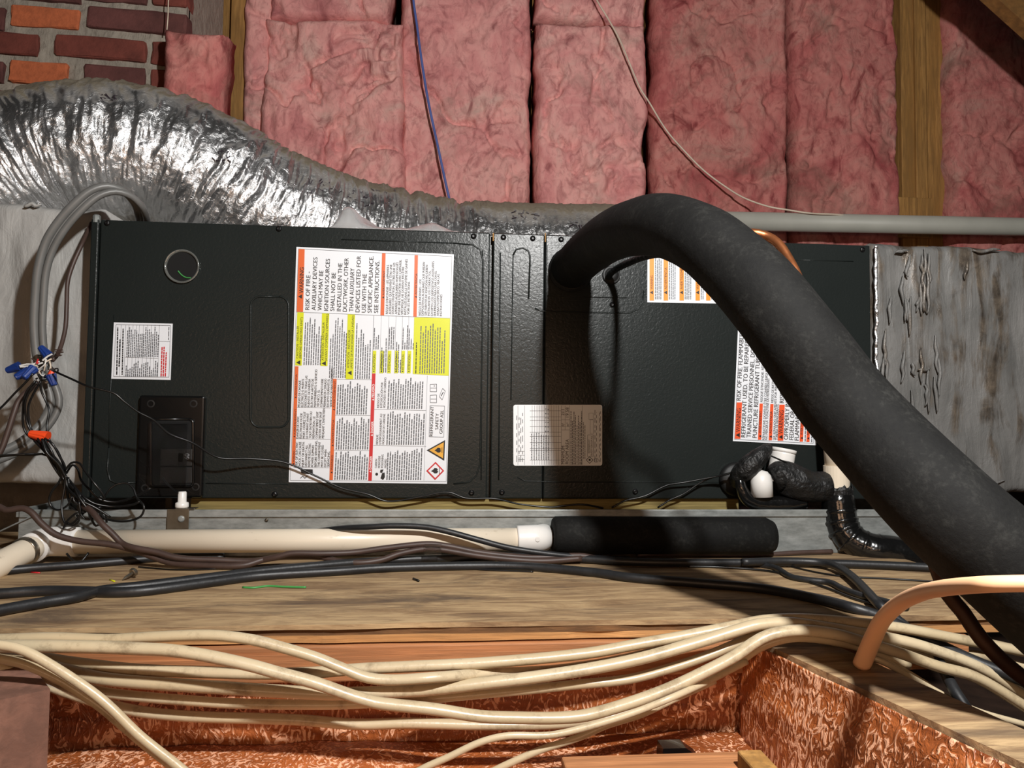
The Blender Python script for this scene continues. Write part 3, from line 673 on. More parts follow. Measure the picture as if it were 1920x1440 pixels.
# sight hole with clear ring and a green wire inside
c = aty(342, 500, 0)
MB().lathe([(.0262, 0), (.0262, .0003), (.001, .0003)], (c[0], -.0002, c[2]), (0, -1, 0), 40).build('knockout_hole', MT['dark'], AH)
MB().lathe([(.0262, 0), (.0285, .0015), (.0295, .0035), (.0283, .0042), (.0262, .0034), (.0252, .001)], (c[0], -.0004, c[2]), (0, -1, 0), 44, caps=False).build('clear_grommet', MT['gloss'], AH, smooth=True)
MB().tube([aty(334, 508, -.0012), aty(340, 515, -.0015), aty(348, 520, -.0015), aty(358, 521, -.0012)], .0011, 6).build('green_wire', MT['green'], AH)
# breaker cover
bc = MB().box((X(263, 836), -.012, Zp(320, 932)), (X(385, 836), .0, Zp(320, 742)), .0035).build('breaker_cover', MT['black'], AH)
def bx(px0, py0, px1, py1, y0_, y1_, mat, name, parent, bev=.001):
    a, b = aty((px0), (py0+py1)/2, y0_), aty(px1, (py0+py1)/2, y0_); t, w = aty((px0+px1)/2, py0, y0_), aty((px0+px1)/2, py1, y0_)
    return MB().box((a[0], y0_, w[2]), (b[0], y1_, t[2]), bev).build(name, MT[mat], parent)
bx(283, 786, 362, 912, -.0135, -.0118, 'dark', 'window_recess', bc, .0005)
mb = MB()
fr = rrect(283, 786, 362, 912, 8); mb.tube([aty(a, b, -.0135) for a, b in fr], [.0022]*len(fr), 8, resample=False); mb.build('window_rim', MT['black'], bc, smooth=True)
bx(300, 842, 334, 874, -.0165, -.0134, 'blackmat', 'breaker', bc); bx(334, 842, 360, 874, -.0160, -.0134, 'blackmat', 'breaker', bc)
bx(334, 850, 342, 866, -.0195, -.0161, 'black', 'breaker_lever', bc, .0006); bx(300, 876, 360, 906, -.0150, -.0134, 'blackmat', 'breaker', bc)
o = MB().box((X(287, 850), -.0215, Zp(322, 908)), (X(359, 850), -.0205, Zp(322, 790))).build('clear_window', MT['clear'], bc)
for a, b in ((283, 757), (363, 757), (272, 915), (367, 913)):
    c = aty(a, b, -.012); MB().lathe([(.0065, 0), (.0065, .0007), (.0045, .0009), (.004, -.0005), (.0005, -.0005)], (c[0], -.0118, c[2]), (0, -1, 0), 14).build('mounting_hole', MT['blackmat'], bc)
# cable grommet beside the hose
c = aty(1146, 516, -.0022)
MB().lathe([(.0165, 0), (.0165, .003), (.0150, .0045), (.0135, .0035), (.0120, .006), (.004, .0075), (.0005, .0075)], (c[0], -.0022, c[2]), (0, -1, 0), 30).build('cable_grommet', MT['blackmat'], AH, smooth=True)
# ------------------------------------------------------------------ printed labels
_tc = bpy.data.curves.new('glyphs', 'FONT'); _tc.fill_mode = 'FRONT'; _tc.resolution_u = 3
_to = bpy.data.objects.new('glyphs', _tc); COL.objects.link(_to)
_cache = {}
def glyphs(s, bold=0.0):
    k = (s, bold)
    if k in _cache: return _cache[k]
    _tc.body = s; _tc.offset = bold
    dg = bpy.context.evaluated_depsgraph_get(); me = _to.evaluated_get(dg).to_mesh()
    v = np.array([tuple(p.co)[:2] for p in me.vertices]).reshape(-1, 2); f = [tuple(p.vertices) for p in me.polygons]
    _to.evaluated_get(dg).to_mesh_clear(); _cache[k] = (v, f); return v, f
CAP = None
class Print:
    """flat print on the front of the unit, laid out in the panel's plane"""
    def __init__(s, crop): s.ox, s.oy, s.k = crop; s.m = {}
    def px(s, x, y): return s.ox+x/s.k, s.oy+y/s.k
    def at(s, x, y, Y): return aty(*s.px(x, y), Y)
    def mb(s, mat): return s.m.setdefault(mat, MB())
    def quad(s, mat, pts, Y=-.0016): s.mb(mat).add([s.at(a, b, Y) for a, b in pts][::-1], [tuple(range(len(pts)))])
    def rect(s, mat, x0, y0, x1, y1, sk=0.0, Y=-.0016): s.quad(mat, [(x0+sk, y0), (x1+sk, y0), (x1, y1), (x0, y1)], Y)
    def frame(s, mat, pts, w, Y=-.00165):
        n = len(pts)
        for i in range(n): s.line(mat, *pts[i], *pts[(i+1) % n], w, Y)
    def line(s, mat, x0, y0, x1, y1, w, Y=-.00165):
        L = math.hypot(x1-x0, y1-y0); nx_, ny_ = -(y1-y0)/L*w/2, (x1-x0)/L*w/2
        s.quad(mat, [(x0+nx_, y0+ny_), (x1+nx_, y1+ny_), (x1-nx_, y1-ny_), (x0-nx_, y0-ny_)], Y)
    def text(s, mat, body, ax, ay, bx_, by, h, Y=-.0019, bold=0.0, fit=True):
        v, f = glyphs(body, bold)
        if len(v) == 0: return
        A, B = s.at(ax, ay, Y), s.at(bx_, by, Y); d = B-A; L = np.linalg.norm(d); d = d/L
        n = np.array([-d[2], 0, d[0]])
        hm = np.linalg.norm(s.at(ax+h, ay, Y)-A)
        x0, x1 = v[:, 0].min(), v[:, 0].max(); sx = L/max(x1-x0, 1e-6); sy = hm/CAP
        if not fit: sx = sy
        W_ = [A+d*(p[0]-x0)*sx+n*p[1]*sy for p in v]
        s.mb(mat).add(W_, f)
    def fine(s, mat, x0, y0, x1, y1, pitch, sk=0.0, h=.42, lo=.55, Y=-.0019, wl=(14, 60), gap=7):
        """runs of print too small to read, as rows of word-long dashes; rows run upwards from y1 to y0"""
        x = x0+pitch*.5; T_ = y1-y0
        while x < x1-pitch*.3:
            end = y1-T_*random.uniform(lo, 1.0); y = y1
            while y > end:
                L = random.uniform(*wl); e = max(end, y-L); q = sk*(y1-y)/T_; q2 = sk*(y1-e)/T_
                s.quad(mat, [(x+q2-pitch*h/2, e), (x+q2+pitch*h/2, e), (x+q+pitch*h/2, y), (x+q-pitch*h/2, y)], Y)
                y = e-gap
            x += pitch
    def tri(s, mat, cx, cy, r, Y=-.0019): s.quad(mat, [(cx-r, cy), (cx+r*.8, cy-r), (cx+r*.8, cy+r)], Y)
    def build(s, parent):
        nm = {'p_black': 'printed_text', 'p_grey': 'fine_print', 'p_line': 'ruled_lines', 'p_white': 'white_text', 'p_red': 'red_print', 'p_orange': 'orange_band', 'p_orange2': 'amber_band', 'p_orange3': 'orange_band', 'p_yellow': 'yellow_band', 'p_tan': 'amber_triangle'}
        for k, mb in s.m.items():
            if k in ('p_orange', 'p_orange2', 'p_orange3', 'p_yellow', 'p_tan'):
                for f in mb.f: obj(nm[k], [mb.v[i] for i in f], [tuple(range(len(f)))], MT[k], parent)
            else: mb.build(nm.get(k, 'print_ground'), MT[k], parent, kind='stuff')
v, f = glyphs('H'); CAP = v[:, 1].max()
def label(name, pts, mat, lab, th=.0006, rnd=0):
    c = [aty(a, b, -.0004) for a, b in pts]
    return MB().prism([np.array([q[0], -.0004-th, q[2]]) for q in c][::-1], (0, th, 0)).build(name, MT[mat], AH, label=lab)
# ---- big multi-language warning label
L1 = label('warning_label', [(556, 463), (851, 477), (838, 907), (541.5, 904)], 'paper', 'large white label printed with orange, yellow and red bands')
p = Print((540, 450, 6)); K = 'p_black'; O = 1380
p.quad('p_orange', [(120, 100), (188, 102), (170, 808), (98, 808)])
p.text(K, 'WARNING', 172, 600, 180, 308, 46, bold=.012); p.tri(K, 138, 636, 24)
big = [('RISK OF FIRE -', 240, 785, 254, 355), ('AUXILIARY DEVICES', 312, 790, 332, 195), ('WHICH MAY BE', 380, 793, 398, 345), ('IGNITION SOURCES', 452, 795, 472, 212),
       ('SHALL NOT BE', 522, 798, 538, 368), ('INSTALLED IN THE', 595, 800, 612, 262), ('DUCTWORK, OTHER', 662, 805, 682, 202), ('THAN AUXILIARY', 735, 805, 748, 318),
       ('DEVICES LISTED FOR', 805, 812, 822, 178), ('USE WITH THE', 875, 815, 888, 383), ('SPECIFIC APPLIANCE.', 942, 818, 962, 182), ('SEE INSTRUCTIONS.', 1015, 820, 1030, 232)]
for t, a, b, c, d in big: p.text(K, t, a, b, c, d, 46)
p.quad('p_orange', [(1058, 150), (1098, 150), (1082, 850), (1040, 850)]); p.quad('p_orange', [(1425, 170), (1463, 172), (1448, 862), (1410, 862)])
p.text(K, 'AVERTISSEMENT', 1086, 622, 1093, 345, 22); p.tri(K, 1072, 645, 13); p.text(K, 'ADVERTENCIA', 1450, 615, 1458, 375, 22); p.tri(K, 1438, 638, 13)
for t, a, b, c, d in [("RISQUE D'INCENDIE - LES APPAREILS", 1125, 832, 1137, 280), ('AUXILIAIRES QUI PEUVENT ÊTRE UNE', 1160, 835, 1172, 275), ("SOURCE D'IGNITION, AUTRES QUE LES", 1192, 835, 1208, 255),
        ('APPAREILS AUXILIAIRES HOMOLOGUÉS', 1228, 835, 1243, 248), ("POUR UNE UTILISATION AVEC L'APPAREIL", 1262, 838, 1278, 222), ('SPÉCIFIQUE, NE DOIVENT PAS ÊTRE', 1297, 838, 1308, 300),
        ('INSTALLÉS DANS LE SYSTÈME DE GAINES', 1332, 838, 1346, 215), ('VOIR LES INSTRUCTIONS', 1367, 838, 1374, 470),
        ('RIESGO DE INCENDIO - LOS', 1495, 848, 1502, 440), ('DISPOSITIVOS AUXILIARES QUE PUEDEN', 1527, 850, 1542, 245), ('SER FUENTES DE IGNICIÓN NO DEBEN', 1562, 850, 1575, 280),
        ('INSTALARSE EN LOS CONDUCTOS,', 1595, 850, 1608, 345), ('EXCEPTO LOS DISPOSITIVOS AUXILIARES', 1632, 853, 1645, 238), ('ENUMERADOS PARA USAR CON EL', 1665, 853, 1675, 345),
        ('APARATO ESPECÍFICO. VEA LAS', 1698, 853, 1705, 382), ('INSTRUCCIONES', 1732, 855, 1737, 612)]:
    p.text('p_grey', t, a, b, c, d, 25)
G = 'p_line'
p.frame(G, [(118, 98), (1843, 185), (1780, O+1338), (25, O+1322)], 4)
p.line(G, 98, 810, 1820, 880, 4); p.line(G, 965, 850, 948, O+120, 3)
p.quad('p_yellow', [(105, 812), (178, 814), (155, 1412), (80, 1410)]); p.quad('p_yellow', [(383, 825), (465, 825), (445, 1418), (365, 1415)]); p.quad('p_yellow', [(672, 832), (755, 835), (735, 1565), (648, 1565)])
for t, a, b, c, d in [('CAUTION - INSTALLER', 116, 1330, 122, 965), ('(BEFORE OPERATING UNIT)', 150, 1335, 165, 870), ('ATTENTION - INSTALLEUR', 402, 1355, 412, 925), ("(AVANT D'OPÉRER L'APPAREIL)", 438, 1360, 455, 832),
        ('ATENCIÓN - INSTALADOR', 688, 1440, 702, 1010), ('(ANTES DE FUNCIONAR LA UNIDAD)', 724, 1445, 744, 850)]: p.text(K, t, a, b, c, d, 24)
for c in ((118, 1378), (405, 1388), (695, 1495)): p.tri(K, c[0], c[1], 26)
p.fine('p_grey', 168, 860, 372, 1405, 26, 20); p.fine('p_grey', 455, 840, 660, 1550, 25, 24); p.fine('p_grey', 745, 900, 945, 1560, 26, 20)
for i, (x, t) in enumerate(zip((952, 1037, 1122, 1202, 1276, 1346), ('CAUTION', 'ATTENTION', 'ATENCIÓN', 'CAUTION', 'ATTENTION', 'ATENCIÓN'))):
    p.quad('p_yellow', [(x, 1245), (x+42, 1245), (x+34, 1498), (x-8, 1498)]); p.text(K, t, x+26, 1462, x+32, 1290, 25); p.tri(K, x+12, 1478, 10)
    p.line(G, x+14, 850, x-6, 1500, 2.5); p.fine('p_grey', x+2, 890, x+72, 1490 if i in (1, 3) else 1230, 24, 12, lo=.2)
p.quad('p_yellow', [(1420, 870), (1825, 880), (1808, 1527), (1403, 1507)])
p.fine('p_black', 1425, 1120, 1455, 1500, 26, 8, lo=.9, Y=-.00195); p.fine('p_grey', 1470, 900, 1780, 1500, 27, 16, lo=.6, Y=-.00195)
q = lambda pts: [(a, b+O) for a, b in pts]
p.quad('p_orange', q([(78, 40), (118, 42), (78, 1165), (38, 1165)])); p.quad('p_orange', q([(505, 180), (548, 180), (505, 1320), (465, 1320)])); p.quad('p_red', q([(945, 122), (985, 122), (942, 1328), (902, 1328)]))
for t, a, b, c, d in [('WARNING', 74, 1118, 80, 990), ('AVERTISSEMENT', 84, 812, 96, 520), ('ADVERTENCIA', 98, 372, 104, 130)]: p.text(K, t, a, b+O, c, d+O, 20); p.tri(K, a-12, b+18+O, 11)
for t, a, b, c, d in [('WARNING', 502, 1212, 508, 1040), ('ADVERTENCIA', 514, 908, 522, 640), ('AVERTISSEMENT', 528, 505, 540, 205)]: p.text(K, t, a, b+O, c, d+O, 22); p.tri(K, a-12, b+22+O, 12)
for t, a, b, c, d in [('DANGER', 938, 1200, 944, 1050), ('DANGER', 955, 792, 962, 660), ('PELIGRO', 968, 392, 974, 240)]: p.text('p_white', t, a, b+O, c, d+O, 24, bold=.015); p.tri('p_white', a-12, b+24+O, 12)
for y in (503, 855, 1178): p.line(G, 60+(1178-y)*.035, y+O, 480, y+O+6, 3)
for y, x1 in ((185, 940), (590, 930), (983, 915)): p.line(G, 515, y+O, x1, y+O+6, 3)
for y in (525, 930): p.line(G, 960, y+O, 1555, y+O+12, 3)
p.line(G, 1568, 145+O, 1530, 1325+O, 3)
cw = 17.6
def block(lines, x, y, pitch, h, cw, mat='p_grey'):
    for i, t in enumerate(lines): p.text(mat, t, x+i*pitch, y+O, x+i*pitch+len(t)*cw*.035, y+O-len(t)*cw, h)
block(['RISK OF ELECTRIC', 'SHOCK, CAN CAUSE', 'INJURY OR DEATH:', 'DISCONNECT ALL', 'REMOTE ELECTRIC', 'POWER SUPPLIES', 'BEFORE SERVICING.', 'THIS COMPARTMENT', 'MUST BE CLOSED', 'EXCEPT WHEN', 'SERVICING.'], 106, 1172, 36, 25, 17.6, K)
block(['DANGER DE CHOC', 'ÉLECTRIQUE OU DE', 'MORT. COUPEZ TOUT', 'LE COURANT AVANT', 'TOUT ENTRETIEN OU', 'RÉPARATION. LE', 'COMPARTIMENT DOIT', 'RESTER FERMÉ SAUF', "PENDANT L'ENTRETIEN"], 118, 850, 36, 25, 17.6, K)
block(['PELIGRO DE CHOQUE', 'ELÉCTRICO O MUERTE', 'DESCONECTE TODAS LAS', 'FUENTES DE ENERGÍA', 'ELÉCTRICA ANTES DE', 'MANTENIMIENTO O SERVICIO', 'TÉCNICO. EL', 'COMPARTIMENTO DEBE', 'PERMANECER CERRADO', 'EXCEPTO DURANTE EL', 'SERVICIO DE MANTENIMIENTO'], 136, 498, 36, 25, 17.6, K)
block(['CARBON', 'MONOXIDE', 'POISONING', 'HAZARD'], 1002, 1185, 35, 24, 17, 'p_grey'); block(['RISQUE', "D'EMPOISONNEMENT AU", 'MONOXYDE DE CARBONE'], 1014, 918, 35, 24, 18, 'p_grey'); block(['RIESGO DE', 'INTOXICACIÓN POR', 'MONÓXIDO DE CARBONO'], 1026, 508, 35, 24, 18, 'p_grey')
for (x0, y0_, x1, y1_) in [(540, 200, 895, 580), (530, 600, 905, 975), (515, 995, 890, 1315), (1112, 150, 1535, 518), (1100, 540, 1530, 922), (1100, 945, 1525, 1318)]:
    p.fine('p_grey', x0, y0_+O, x1, y1_+O, 27, 16, lo=.72, h=.46)
# right column: group box, flame signs, book and spanner pictures, hands and figure pictures
p.frame(G, q([(1598, 482), (1762, 488), (1752, 838), (1588, 832)]), 5)
p.text(K, 'REFRIGERANT', 1628, 826+O, 1640, 492+O, 34); p.text(K, 'SAFETY', 1690, 752+O, 1697, 570+O, 34); p.text(K, 'GROUP A2L', 1738, 800+O, 1750, 535+O, 34)
def flame(cx, cy, s, mat):
    sh = [(-1.0, .1), (-.55, -.35), (-.7, -.05), (-.15, -.7), (.45, -.62), (.75, -.25), (.5, -.1), (.8, .15), (.45, .6), (-.1, .66), (-.5, .35)]
    p.quad(mat, [(cx+a*s, cy+b*s+O) for a, b in sh], -.00200); p.line(mat, cx+s*1.02, cy-s*.75+O, cx+s*1.02, cy+s*.75+O, s*.14, -.00200)
p.quad(K, q([(1560, 985), (1768, 870), (1758, 1102)]), -.0018); p.quad('p_tan', q([(1590, 985), (1752, 896), (1744, 1076)]), -.0019); flame(1690, 985, 42, K)
p.quad('p_red', q([(1555, 1217), (1660, 1115), (1757, 1217), (1655, 1320)]), -.0018); p.quad('paper', q([(1577, 1217), (1659, 1137), (1736, 1217), (1656, 1298)]), -.0019); flame(1655, 1217, 46, K)
for cy in (285, 408): p.frame('p_grey', q([(1600, cy-42), (1672, cy-45), (1672, cy+42), (1600, cy+40)]), 5); p.line('p_grey', 1605, cy+O, 1668, cy+O, 4)
p.line(K, 1640, 262+O, 1655, 262+O, 6); p.frame('p_grey', q([(1740, 288), (1770, 320), (1735, 418), (1702, 380)]), 5); p.line(K, 1722, 375+O, 1748, 330+O, 9)
p.quad(K, q([(140, 1195), (278, 1200), (280, 1245), (230, 1255), (150, 1245)])); p.line(K, 140, 1300+O, 165, 1275+O, 7); p.line(K, 165, 1275+O, 190, 1300+O, 7); p.line(K, 190, 1300+O, 218, 1275+O, 7)
p.quad(K, [(998+16*math.cos(t), 1254+O+17*math.sin(t)) for t in np.linspace(0, 6.2, 12)]); p.quad(K, q([(1040, 1205), (1075, 1200), (1060, 1240), (1035, 1235)])); p.quad(K, q([(1040, 1300), (1070, 1320), (1090, 1290), (1088, 1235), (1060, 1240)]))
p.build(L1)
# ---- leak detection label
L2 = label('leak_label', [(213, 604.5), (324, 607), (320, 712.5), (209, 710)], 'paper', 'small white label with a red note')
p = Print((190, 590, 4.114))
p.frame(G, [(114, 76), (535, 84), (522, 482), (95, 476)], 3.5)
for i, x in enumerate((150, 185, 210, 242, 270, 290, 322, 355, 385, 410, 445)): p.line(G, x+4, 78, x-10, 478, 2)
p.line(G, 182, 328, 440, 336, 2.5); p.line(G, 447, 205, 530, 207, 2.5)
for x, a, b in ((118, 92, 462), (136, 180, 400), (160, 90, 462)): p.fine(K, x-8, a, x+12, b, 18, 8, lo=.95, h=.5, wl=(8, 30), gap=5)
p.fine('p_grey', 190, 96, 440, 325, 14, 8, lo=.7, h=.5, wl=(8, 26), gap=5); p.fine('p_grey', 182, 345, 435, 476, 15, 6, lo=.35, h=.5, wl=(8, 26), gap=5)
for x, a, b in ((462, 240, 476), (478, 235, 476), (494, 290, 476)): p.fine('p_red', x-8, a, x+8, b, 15, 8, lo=.95, h=.62, wl=(8, 28), gap=5)
p.fine('p_grey', 512, 95, 526, 195, 14, 3, lo=.9, h=.4)
p.build(L2)
# ---- data plate with the room area table
c = rrect(962.5, 759, 1129, 873, 4, n=4)[:-1]
L3 = label('data_plate', [(a+(0 if b > 816 else 0), b) for a, b in c], 'plate', 'white data plate giving the minimum room area')
p = Print((940, 740, 9.143))
for x in range(530, 1020, 41): p.line('p_grey', x, 185, x, 1200, 4)
for x in (285, 400, 1030, 1170, 1390): p.line('p_grey', x, 185, x, 1205, 4)
for y in (275, 380, 440, 545, 645, 715, 820, 920, 955, 1120): p.line('p_grey', 490, y, 1025, y, 5)
p.line('p_grey', 1030, 605, 1180, 605, 5); p.line('p_grey', 1030, 430, 1180, 430, 4); p.line('p_grey', 1030, 545, 1180, 545, 4); p.line('p_grey', 1095, 190, 1095, 605, 4)
p.text(K, 'MINIMUM', 1082, 1190, 1086, 880, 56); p.text(K, 'ROOM AREA', 1152, 1190, 1158, 765, 56)
p.text(K, 'ft²', 1082, 540, 1082, 490, 48); p.text(K, 'm²', 1158, 545, 1158, 480, 44); p.text(K, '211', 1080, 358, 1082, 258, 52); p.text(K, '19.58', 1155, 388, 1158, 222, 52)
p.fine('p_grey', 500, 650, 820, 1110, 41, 0, lo=.9, h=.35, wl=(10, 22), gap=12); p.fine('p_grey', 740, 200, 820, 640, 41, 0, lo=.9, h=.4, wl=(10, 24), gap=60)
p.fine('p_grey', 1180, 240, 1385, 1200, 26, 0, lo=.6, h=.5, wl=(15, 60), gap=10); p.fine('p_grey', 1395, 300, 1450, 1100, 26, 0, lo=.7, h=.4, wl=(15, 60), gap=10)
for x in (265, 305, 335, 365): p.fine('p_grey', x-10, 260, x+10, 1150, 20, 0, lo=.9, h=.5, wl=(40, 120), gap=60)
for y in (970, 1040, 1110): p.line('p_grey', 290, y, 400, y, 4)
p.frame('p_grey', [(1480, 690), (1578, 690), (1578, 1058), (1475, 1058)], 5); p.text(K, 'REFRIGERANT', 1516, 1005, 1518, 765, 30); p.text(K, 'SAFETY GROUP A2L', 1562, 1048, 1566, 705, 30)
p.frame(K, [(1455, 1120), (1512, 1065), (1572, 1120), (1514, 1178)], 9); p.quad(K, [(1490, 1120), (1512, 1098), (1536, 1115), (1520, 1142)])
p.quad('p_grey', [(1625+40*math.cos(t), 1125+38*math.sin(t)) for t in np.linspace(0, 6.0, 16)]); p.quad('plate', [(1625+32*math.cos(t), 1125+31*math.sin(t)) for t in np.linspace(0, 6.0, 16)], -.0018)
p.frame('p_grey', [(1500, 315), (1575, 315), (1575, 425), (1500, 425)], 4); p.frame('p_grey', [(1525, 430), (1578, 430), (1578, 670), (1525, 670)], 4)
for x in (1605, 1632, 1680, 1700): p.fine('p_grey', x-10, 230, x+10, 1150, 20, 0, lo=.9, h=.4, wl=(30, 110), gap=40)
p.build(L3)
# ---- amber label, half hidden by the hose
L4 = label('amber_label', [(1214, 440), (1402, 444), (1400, 570), (1213.5, 567)], 'paper', 'white label with amber bands behind the hose')
p = Print((1200, 470, 3.789))
for i, (x, t) in enumerate(zip((68, 168, 281, 395, 470, 560, 640), ('WARNING', 'ADVERTENCIA', 'AVERTISSEMENT', 'WARNING', 'ADVERTENCIA', 'AVERTISSEMENT', 'WARNING'))):
    w = 32 if i < 2 else 31
    p.quad('p_orange2', [(x, -90), (x+w, -90), (x+w, 354), (x, 354)]); p.tri(K, x+14, 297, 13); p.text(K, t, x+24, 275, x+24, 275-len(t)*14.2, 17)
    p.fine('p_grey', x+w+3, -60, x+(95 if i < 3 else 68), 345, 13, 2, lo=.6, wl=(6, 26), gap=4)
p.build(L4)
# ---- refrigerant label, half hidden by the hose
L5 = label('refrigerant_label', [(1386, 560), (1544, 570), (1530, 835), (1374, 827)], 'paper', 'white label with red-orange warnings beside the hose')
p = Print((1200, 470, 3.789))
p.frame(G, [(712, 545), (1260, 570), (1232, 1368), (672, 1340)], 3)
for t, a, b, c, d, h in [('RISK OF FIRE. FLAMMABLE', 716, 1065, 738, 592, 30), ('REFRIGERANT USED. TO BE REPAIRED', 748, 1325, 776, 628, 30), ('TRAINED SERVICE PERSONNEL. DO NOT', 788, 1328, 822, 600, 30), ('PUNCTURE REFRIGERANT TUBING.', 830, 1330, 856, 690, 30),
        ("RISQUE D'INCENDIE. RÉFRIGÉRANT", 872, 1075, 886, 700, 17), ('RÉPARATIONS DOIVENT ÊTRE CONFIÉES UNIQUEMENT À DU', 886, 1345, 914, 730, 17), ('PAS PERCER LA TUYAUTERIE DU RÉFRIGÉRANT', 906, 1345, 922, 905, 17), ('RIESGO DE INCENDIO. REFRIGERANTE', 948, 1080, 962, 740, 17),
        ('SER REPARADO ÚNICAMENTE POR PERSONAL DE', 962, 1345, 978, 860, 17), ('TUBERÍA DE REFRIGERANTE', 980, 1345, 988, 1090, 17),
        ('RISK OF FIRE', 1022, 1082, 1030, 860, 30), ('OFPROPERLY IN ACCORDANCE WITH', 1052, 1342, 1080, 700, 30), ('FEDERAL OR LOCAL REGULATIONS.', 1090, 1345, 1116, 750, 30), ('FLAMMABLE REFRIGERANT USED', 1128, 1348, 1152, 780, 30)]:
    p.text(K if h > 20 else 'p_grey', t, a, b, c, d, h)
for (x0, x1, yt, t, h) in [(676, 720, 1078, 'WARNING', 30), (982, 1024, 1094, 'WARNING', 30), (842, 868, 1086, 'AVERTISSEMENT', 18), (918, 944, 1090, 'ADVERTENCIA', 18), (1138, 1164, 1110, 'AVERTISSEMENT', 18), (1186, 1210, 1110, 'ADVERTENCIA', 18)]:
    yb = 1336+(x0-676)*.045
    p.quad('p_orange3', [(x0+8, yt), (x1+5, yt), (x1-6, yb), (x0-4, yb)]); p.tri(K, (x0+x1)/2-2, yb-26, (x1-x0)*.36); p.text(K, t, x1-9, yb-48, x1-3, yb-(215 if h > 20 else 205), h)
p.fine('p_grey', 1166, 1100, 1186, 1355, 16, 3, lo=.9, wl=(8, 30), gap=5); p.fine('p_grey', 1212, 1100, 1230, 1360, 16, 3, lo=.9, wl=(8, 30), gap=5)
p.build(L5)
p = Print((190, 590, 4.114)); v_ = p.text('p_grey', '60', 676, 1118, 680, 1072, 36, Y=-.0168)
p.m['p_grey'].build('printed_number', MT['p_line'], bc)
bpy.data.objects.remove(_to); bpy.data.curves.remove(_tc)
# ================================================================== HOSE AND LINES
def pts(seq, Y=None, z=None, d=None):
    out = []
    for q in seq:
        if len(q) == 3: out.append(aty(q[0], q[1], q[2]))
        elif Y is not None: out.append(aty(q[0], q[1], Y))
        elif z is not None: out.append(atz(q[0], q[1], z))
        else: out.append(atd(q[0], q[1], d))
    return out
HP = [(1070, 504, 1.345, .0360), (1078, 497, 1.30, .0360), (1104, 473, 1.22, .0362), (1165, 433, 1.04, .0368), (1240, 423, .915, .0376), (1320, 453, .825, .0384), (1385, 506, .785, .0392), (1437, 562, .752, .0400), (1505, 650, .725, .0406), (1575, 745, .71, .0418), (1640, 818, .685, .0424), (1720, 902, .650, .0430), (1806, 986, .622, .0440), (1880, 1050, .610, .0444), (2000, 1155, .60, .0448), (2120, 1265, .60, .0448)]
RH = .0362
hose = MB().tube([atd(*h[:3]) for h in HP], [h[3] for h in HP], 40, .006, wob=.035)
hose.build('refrigerant_hose', MT['foam'], smooth=True, label='thick black foam-insulated refrigerant line arching out of the air handler', cat='hose')
q = [atd(*h[:3]) for h in HP]
MB().lathe([(RH*1.06, 0), (RH*1.12, .006), (RH*1.0, .012)], (q[1][0], -.0030, q[1][2]), (0, -1, 0), 30).build('hose_collar', MT['blackmat'], AH)
# copper liquid line running along behind the hose
ll = thing('liquid_line', 'slim copper refrigerant tube running behind the thick black hose', 'copper tube')
LQ = [(1098, 486, 1.325), (1110, 478, 1.26), (1165, 440, 1.10), (1240, 426, .985), (1320, 436, .90), (1380, 440, .86), (1412, 437, .85), (1440, 444, .845), (1462, 460, .83), (1480, 488, .815), (1494, 516, .80), (1522, 590, .79), (1580, 735, .775), (1640, 840, .75), (1716, 955, .72), (1756, 1062, .70), (1776, 1112, .695), (1804, 1146, .69), (1840, 1198, .685), (1890, 1248, .68), (1990, 1325, .675)]
MB().tube([atd(*h) for h in LQ[:13]], .0052, 12).build('bare_copper', MT['copper'], ll, smooth=True)
MB().tube([atd(*h) for h in LQ[12:]], .0070, 12).build('dark_wrap', MT['copperwrap'], ll, smooth=True)
# sensor lead from the grommet
MB().tube([aty(1142, 520, -.008), aty(1144, 514, -.022), aty(1156, 504, -.05), aty(1178, 493, -.10), aty(1204, 483, -.17), aty(1240, 477, -.27), aty(1290, 492, -.40)], [.0055, .006, .0058, .0062, .0056, .0055, .0055], 12).build('sensor_lead', MT['tapemat'], smooth=True, label='taped black lead leaving the round grommet beside the hose entry', cat='cable')
# ================================================================== WALL PIPE, HANGING WIRES
a, b = aty(1300, 413, .80), aty(2500, 437, .80)
MB().tube([a, b], [.0275, .0275], 28, resample=False).build('wall_pipe', MT['greypipe'], smooth=True, label='long grey plastic pipe in front of the pink batts', cat='pipe')
MB().tube(pts([(772, -40), (775, 0), (782, 50), (790, 110), (803, 190), (820, 270), (835, 340), (845, 385), (850, 410)], Y=.862), .0037, 8).build('hanging_wire', MT['bluewire'], smooth=True, label='blue wire hanging in front of the pink batts', cat='wire')
MB().tube(pts([(1105, -30), (1120, 2), (1140, 35), (1162, 75), (1180, 118), (1200, 165), (1216, 190), (1250, 245), (1285, 285), (1320, 320), (1360, 350, .855), (1395, 371, .83), (1440, 387, .80), (1480, 394, .785), (1520, 400, .772), (1565, 402, .775), (1600, 406, .80)], Y=.868), .0026, 8).build('hanging_wire', MT['whitewire'], smooth=True, label='white wire drooping across the pink batts to the grey pipe', cat='wire')
MB().tube(pts([(318, -30), (316, 0), (315, 30), (313, 56)], Y=.50), .0014, 6).build('hanging_wire', MT['whitewire'], smooth=True, label='thin pale wire hanging in front of the brick chimney', cat='wire')
